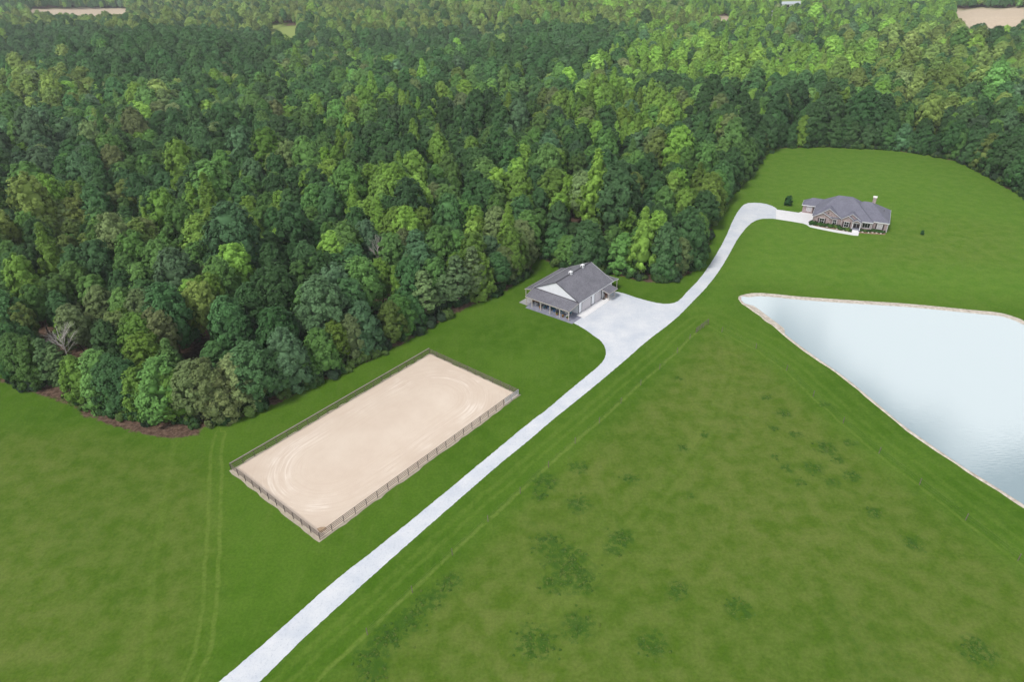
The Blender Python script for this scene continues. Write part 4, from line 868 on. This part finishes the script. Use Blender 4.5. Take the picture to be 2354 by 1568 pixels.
for k, K in enumerate(KINDS):          # a kind missing among the near trees: plant one at the side of the wood
    if k not in proto:
        i = [j for j in np.argsort(dcam) if types[j] == k and ok[j] and j not in order][0]; order.append(i)
        t = bpy.data.objects.new(K[0], None); COL.objects.link(t); t.location = (P[i, 0], P[i, 1], zt[i]); t.scale = sca[i]
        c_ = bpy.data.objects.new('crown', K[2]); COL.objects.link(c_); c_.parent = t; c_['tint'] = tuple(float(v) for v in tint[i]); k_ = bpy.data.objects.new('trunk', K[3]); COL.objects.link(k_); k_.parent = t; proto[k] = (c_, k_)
        tag(t, '%s %s tree deeper in the wood' % (cname(tint[i]), K[1]), 'tree', 'trees of the near wood')
t = empty('dead_tree', (DEADP[0], DEADP[1], 0)); tag(t, 'leafless grey dead tree standing out at the left edge of the wood', 'tree')
dm = trunk_mesh('trunk', 11.5, .15, 5, 12, M['deadwood'], True); o = bpy.data.objects.new('trunk', dm); COL.objects.link(o); o.parent = t
DP2 = G(862, 548, 13.5); t2_ = empty('dead_tree', (DP2[0], DP2[1], 0)); t2_.scale = (.8, .8, 1.25); tag(t2_, 'bleached bare snag poking above the canopy deep in the wood', 'tree')
o = bpy.data.objects.new('trunk', dm); COL.objects.link(o); o.parent = t2_
# the rest of the wood: one mass
rest = np.ones(nT, bool); rest[order] = False; rest &= ok; ri = np.where(rest)[0]
def scatter(name, pts, attrs, protos, label, cat):
    me = bpy.data.meshes.new(name); me.vertices.add(len(pts)); me.vertices.foreach_set('co', pts.astype(np.float32).ravel())
    for n_, a in attrs.items():
        if a.ndim == 2: at = me.attributes.new(n_, 'FLOAT_VECTOR', 'POINT'); at.data.foreach_set('vector', a.astype(np.float32).ravel())
        elif a.dtype.kind == 'i': at = me.attributes.new(n_, 'INT', 'POINT'); at.data.foreach_set('value', a.astype(np.int32))
        else: at = me.attributes.new(n_, 'FLOAT', 'POINT'); at.data.foreach_set('value', a.astype(np.float32))
    o = bpy.data.objects.new(name, me); COL.objects.link(o); tag(o, label, cat, kind='stuff')
    ng = bpy.data.node_groups.new(name, 'GeometryNodeTree'); ng.interface.new_socket('Geometry', in_out='INPUT', socket_type='NodeSocketGeometry'); ng.interface.new_socket('Geometry', in_out='OUTPUT', socket_type='NodeSocketGeometry')
    gi = ng.nodes.new('NodeGroupInput'); go = ng.nodes.new('NodeGroupOutput'); jn = ng.nodes.new('GeometryNodeJoinGeometry'); L = ng.links.new
    def NA(nm, ty): a = ng.nodes.new('GeometryNodeInputNamedAttribute'); a.data_type = ty; a.inputs[0].default_value = nm; return a.outputs[0]
    ka = NA('kindno', 'INT'); sc_ = NA('size', 'FLOAT_VECTOR'); ro = NA('spin', 'FLOAT_VECTOR')
    for k, obs in protos.items():
        j2 = ng.nodes.new('GeometryNodeJoinGeometry')
        for ob in obs:
            oi = ng.nodes.new('GeometryNodeObjectInfo'); oi.transform_space = 'ORIGINAL'; oi.inputs['Object'].default_value = ob; oi.inputs['As Instance'].default_value = False; L(oi.outputs['Geometry'], j2.inputs[0])
        ip = ng.nodes.new('GeometryNodeInstanceOnPoints'); cm = ng.nodes.new('FunctionNodeCompare'); cm.data_type = 'INT'; cm.operation = 'EQUAL'
        ii_ = [s for s in cm.inputs if s.type == 'INT']; L(ka, ii_[0]); ii_[1].default_value = int(k)
        L(gi.outputs[0], ip.inputs['Points']); L(cm.outputs[0], ip.inputs['Selection']); L(j2.outputs[0], ip.inputs['Instance']); L(sc_, ip.inputs['Scale']); L(ro, ip.inputs['Rotation']); L(ip.outputs[0], jn.inputs[0])
    L(jn.outputs[0], go.inputs[0]); md = o.modifiers.new('scatter', 'NODES'); md.node_group = ng; return o
pts = np.c_[P[ri], zt[ri]]
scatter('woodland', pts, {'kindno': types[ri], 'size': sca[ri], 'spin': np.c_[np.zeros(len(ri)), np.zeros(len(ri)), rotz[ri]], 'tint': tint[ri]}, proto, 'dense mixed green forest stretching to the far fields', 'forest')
print('TREES', nT, len(order), len(ri))
# low brush along the edge of the wood
shr = crown_mesh('foliage', [(0, 0, .55, .8, .8, .6), (.6, .2, .4, .55, .55, .45), (-.5, .35, .45, .55, .5, .45), (.1, -.55, .4, .5, .5, .4)], 14, 16, .16, 5, srad=.45)
ew = np.array([G(*p) for p in EDGE[3:-1]]); seg = np.diff(ew, axis=0); Ls = np.hypot(*seg.T); cum = np.r_[0, np.cumsum(Ls)]; nb = int(cum[-1] / .42); tt = rgt.uniform(0, cum[-1], nb); si = np.searchsorted(cum, tt) - 1; fr_ = (tt - cum[si]) / Ls[si]
bp_ = ew[si] + seg[si] * fr_[:, None]; nrm = np.c_[-seg[si, 1], seg[si, 0]] / Ls[si][:, None]; offm = rgt.uniform(.5, 5.0, nb)
bp_ = bp_ + nrm * offm[:, None]; good = (-sdf(bp_, CLEAR) > .25) & ((np.abs(snoise(bp_[:, 0] * 3, bp_[:, 1] * 3, 60)) > .25) | (bp_[:, 1] > 190)); bp_ = bp_[good]; nb = len(bp_)

# ------------------------------------------------------------------ garden shrubs, each its own
shapes = []
def shrub(x, y, s, col, lab, group='shrubs along the house front', mesh=shr, name='shrub'):
    o = bpy.data.objects.new(name, mesh); COL.objects.link(o); o.location = (x, y, .02); o.scale = (s, s, s * 1.05); o.rotation_euler = (0, 0, random.uniform(0, 6.28)); o['tint'] = col; tag(o, lab, 'shrub', group); return o
sl_ = [(.25, -.75, 1.0, (.03, .08, .02), 'tall round shrub at the garage corner of the house front')]
words = ['first', 'second', 'third', 'fourth', 'fifth', 'sixth', 'seventh', 'eighth', 'ninth', 'tenth', 'eleventh', 'twelfth', 'thirteenth']
us = np.linspace(1.1, 10.1, 13)
for i, u in enumerate(us):
    col = [(.025, .07, .018), (.05, .12, .025), (.035, .085, .02), (.09, .15, .03)][i % 4]
    sl_.append((float(u), -.75 - (1.3 if u > 7.4 else .25) * (u / 10), .62 + .1 * (i % 3), col, '%s %s shrub from the garage corner in the long front bed' % (words[i], ['dark', 'fresh green', 'dark green', 'yellowish'][i % 4])))
for i, u in enumerate((13.0, 13.9, 14.8)): sl_.append((u, -.65, .55, [(.03, .08, .02), (.06, .13, .03), (.03, .08, .02)][i], '%s small shrub right of the front steps, under the triple window' % words[i]))
for i, u in enumerate((15.9, 16.7, 17.5, 18.3)): sl_.append((u, .15, .66, (.035, .09, .02), '%s shrub in the row below the pale right hand window' % words[i]))
for u, v, s, c, lab in sl_:
    x, y, _ = hw(u, v); shrub(x, y, s, c, lab)
for i, (u, v) in enumerate([(2.0, -1.3), (4.2, -1.45), (6.8, -1.9), (8.6, -2.5), (9.6, -2.7), (13.4, -1.5), (14.9, -1.35), (15.9, -.8), (16.9, -.7), (18.0, -.6)]):
    b = bmesh.new(); bmesh.ops.create_icosphere(b, subdivisions=2, radius=.26)
    for vv in b.verts: vv.co *= random.uniform(.85, 1.12); vv.co.z *= .7
    me = bpy.data.meshes.new('garden_stone'); b.to_mesh(me); b.free(); me.materials.append(M['stone']); o = bpy.data.objects.new('garden_stone', me); COL.objects.link(o); x, y, _ = hw(u, v); o.location = (x, y, .1)
    tag(o, 'pale rounded rock at the front of the flower bed, %s from the garage corner' % words[i], 'rock', 'pale rocks edging the flower beds')
# young lawn trees
for (px, py, H, lab) in ((1811, 473, .82, 'young round leafy tree on the lawn beside the concrete driveway'), (2119, 540, .36, 'tiny sapling on the lawn right of the house')):
    x, y = G(px, py); t = empty('young_tree', (x, y, 0)); t.scale = (H,) * 3; tag(t, lab, 'tree', 'young trees on the lawn')
    c_ = bpy.data.objects.new('crown', crown_mesh('crown', oval(4.0, 1.35, 14, 3 + int(px), base=.12), 12, 22, .13, 9)); COL.objects.link(c_); c_.parent = t; c_['tint'] = (.03, .09, .03)
    k_ = bpy.data.objects.new('trunk', trunk_mesh('trunk', 2.6, .05, 4, 3)); COL.objects.link(k_); k_.parent = t
# brush proto is the foliage of the garage corner shrub
brush_src = [o for o in COL.objects if o.name.startswith('shrub')][0]
cols = np.array([(.025, .06, .02), (.04, .085, .025), (.07, .12, .03), (.03, .055, .03)])[rgt.integers(0, 4, nb)]
s_ = rgt.uniform(.6, 1.7, nb)
scatter('undergrowth', np.c_[bp_, np.zeros(nb)], {'kindno': np.zeros(nb, int), 'size': np.c_[s_, s_, s_ * rgt.uniform(.7, 1.4, nb)], 'spin': np.c_[np.zeros(nb), np.zeros(nb), rgt.uniform(0, 6.28, nb)], 'tint': cols}, {0: (brush_src,)}, 'tangled low brush along the foot of the wood', 'undergrowth')

wp = []; 
for x, y, r in CL:
    c = G(x, y); k = int(42 * r * r / 4); a = rgt.normal(0, .42, (k, 2)) * r; wp.append(np.c_[a[:, 0] + c[0], a[:, 1] + c[1]])
wp = np.vstack(wp); wp = wp[(snoise(wp[:, 0] * 20, wp[:, 1] * 20, 60) > -.35) & (sdf(wp, [tuple(p) for p in past]) > .5)]; nw = len(wp); sw = rgt.uniform(.05, .13, nw)
scatter('weed_patches', np.c_[wp, np.zeros(nw) - .03], {'kindno': np.zeros(nw, int), 'size': np.c_[sw * 1.3, sw * 1.3, sw * .8], 'spin': np.c_[np.zeros(nw), np.zeros(nw), rgt.uniform(0, 6.28, nw)], 'tint': np.array([(.05, .115, .016), (.065, .14, .02), (.10, .155, .028)])[rgt.integers(0, 3, nw)]}, {0: (brush_src,)}, 'scattered dark green weed clumps in the pasture grass', 'weeds')

# ------------------------------------------------------------------ arena fence
fence = empty('arena_fence', (ac.x, ac.y, 0), math.atan2(ul.y, ul.x)); tag(fence, 'weathered post and rail fence enclosing the sand riding arena', 'fence')
FH = 1.3
def side(p, q, nb_, m_post, m_rail, rails, cap=None, gate=None):
    p = Vector(p); q = Vector(q); d = (q - p) / nb_; dn_ = d.normalized(); sdv = Vector((-dn_.y, dn_.x))
    for i in range(nb_):
        c = p + d * i; b = MB(); hgt = FH + random.uniform(-.02, .04); b.tube([(c.x, c.y, -.1), (c.x, c.y, hgt)], .05, 7); b.build('post', m_post, fence)
    for z in rails:
        b = MB(); a_ = Vector((p.x, p.y, z)) + Vector((sdv.x, sdv.y, 0)) * .08; e_ = Vector((q.x, q.y, z)) + Vector((sdv.x, sdv.y, 0)) * .08; b.bar(a_, e_, .035, .11); b.build('rail', m_rail, fence)
    if cap: b = MB(); b.bar((p.x, p.y, FH + .05), (q.x, q.y, FH + .05), .2, .04); b.build('cap_rail', cap, fence)
c4 = [(-AL, -AW), (AL, -AW), (AL, AW), (-AL, AW)]
side(c4[0], c4[1], 21, M['wood_dark'], M['wood'], (.35, .65, .95, 1.24)); side(c4[1], c4[2], 11, M['wood_dark'], M['wood'], (.35, .65, .95, 1.24))
side(c4[2], c4[3], 21, M['wood_dark'], M['wood'], (.42, .82, 1.2), mat('pale_cap_board', (.28, .25, .22), .8, .2, .2, 3)); side(c4[3], c4[0], 11, M['wood_dark'], M['wood'], (.35, .65, .95, 1.24))
g = MB(); gx0, gx1 = AL - 4.0, AL - .25
for z in (.3, .55, .8, 1.05, 1.38): g.tube([(gx0, -AW - .16, z), (gx1, -AW - .16, z)], .035, 6)
for x in (gx0, gx1, (gx0 + gx1) / 2): g.tube([(x, -AW - .16, .28), (x, -AW - .16, 1.4)], .035, 6)
g.build('gate', M['white'], fence)

# ------------------------------------------------------------------ pasture wire fences
def wire_fence(name, pts, lab, extra=()):
    o = empty(name, (pts[0][0], pts[0][1], 0)); tag(o, lab, 'fence', 'wire fences round the pasture'); ox, oy = pts[0]
    for (x, y) in list(pts) + list(extra):
        b = MB(); lx = random.uniform(-.06, .06); b.tube([(x - ox, y - oy, -.1), (x - ox + lx, y - oy, 1.3)], .055, 7); b.build('post', M['wood'], o)
    for z in (.45, .85, 1.22):
        b = MB(); b.tube([(x - ox, y - oy, z) for x, y in pts], .005, 4, False); b.build('wire', M['wood'], o)
ex1 = [G(*p) for p in ((1617, 754), (1611, 757), (1604, 762), (1600, 766))]
wire_fence('pasture_fence', f1[:14], 'wire fence on dark wooden posts along the gravel drive side of the pasture', ex1); wire_fence('pasture_fence', f2[1:12], 'wire fence on dark wooden posts along the pond side of the pasture')
# corner brace and tube gate at the top of the pasture
gp, gq = Vector((*f1[0], 0)), Vector((*G(1600, 768), 0)); o = empty('pasture_gate', gp); tag(o, 'grey tube gate at the top corner of the pasture', 'gate')
b = MB(); dv = gq - gp
for z in (.35, .6, .85, 1.1, 1.3): b.tube([(.0, .25, z), (dv.x, dv.y + .25, z)], .03, 6)
for k in (0, .5, 1): b.tube([(dv.x * k, dv.y * k + .25, .33), (dv.x * k, dv.y * k + .25, 1.32)], .03, 6)
b.build('gate_frame', M['wood'], o)

# ------------------------------------------------------------------ far buildings
def far_building(px, py, w_, d_, h_, rz, lab, roofm, name):
    x, y = G(px, py); z = float(terr(np.array([x]), np.array([y]))[0]); t = empty(name, (x, y, z), rz); tag(t, lab, 'building')
    MB().box(-w_ / 2, -d_ / 2, -1, w_ / 2, d_ / 2, h_).build('wall', M['siding'], t)
    b = MB(); slab_roof(b, (-w_ / 2 - .4, -d_ / 2 - .4, h_ - .1), (w_ / 2 + .4, -d_ / 2 - .4, h_ - .1), (w_ / 2 + .4, 0, h_ + d_ * .25), (-w_ / 2 - .4, 0, h_ + d_ * .25), .15); slab_roof(b, (-w_ / 2 - .4, d_ / 2 + .4, h_ - .1), (w_ / 2 + .4, d_ / 2 + .4, h_ - .1), (w_ / 2 + .4, 0, h_ + d_ * .25), (-w_ / 2 - .4, 0, h_ + d_ * .25), .15)
    b.build('roof', roofm, t)
    for u in (-w_ * .25, w_ * .2): MB().box(u, -d_ / 2 - .05, .5, u + w_ * .1, -d_ / 2, h_ * .8).build('window', M['glass'], t)
far_building(1776, 37, 9, 6, 3.2, .3, 'small white shed among the far trees', M['white'], 'far_shed')
far_building(1822, 9, 40, 10, 4, .05, 'long low farm building with pale roof beyond the far trees', mat('pale_metal_roof', (.5, .55, .6), .5, .4), 'far_farm_building')

# ------------------------------------------------------------------ haze: thin even summer air
hb = MB().box(-9600, -9600, -14, 9600, 9600, 84).build('haze', None or bpy.data.materials.new('haze'))
hm = hb.data.materials[0]; hm.use_nodes = True; ht = hm.node_tree; ht.nodes.clear(); hv = N(ht, 'ShaderNodeVolumePrincipled'); hv.inputs['Color'].default_value = (.90, .95, 1.0, 1); hv.inputs['Density'].default_value = .00013
ho = N(ht, 'ShaderNodeOutputMaterial'); LK(ht, hv.outputs[0], ho.inputs['Volume']); tag(hb, 'thin pale summer haze', 'haze', kind='stuff')
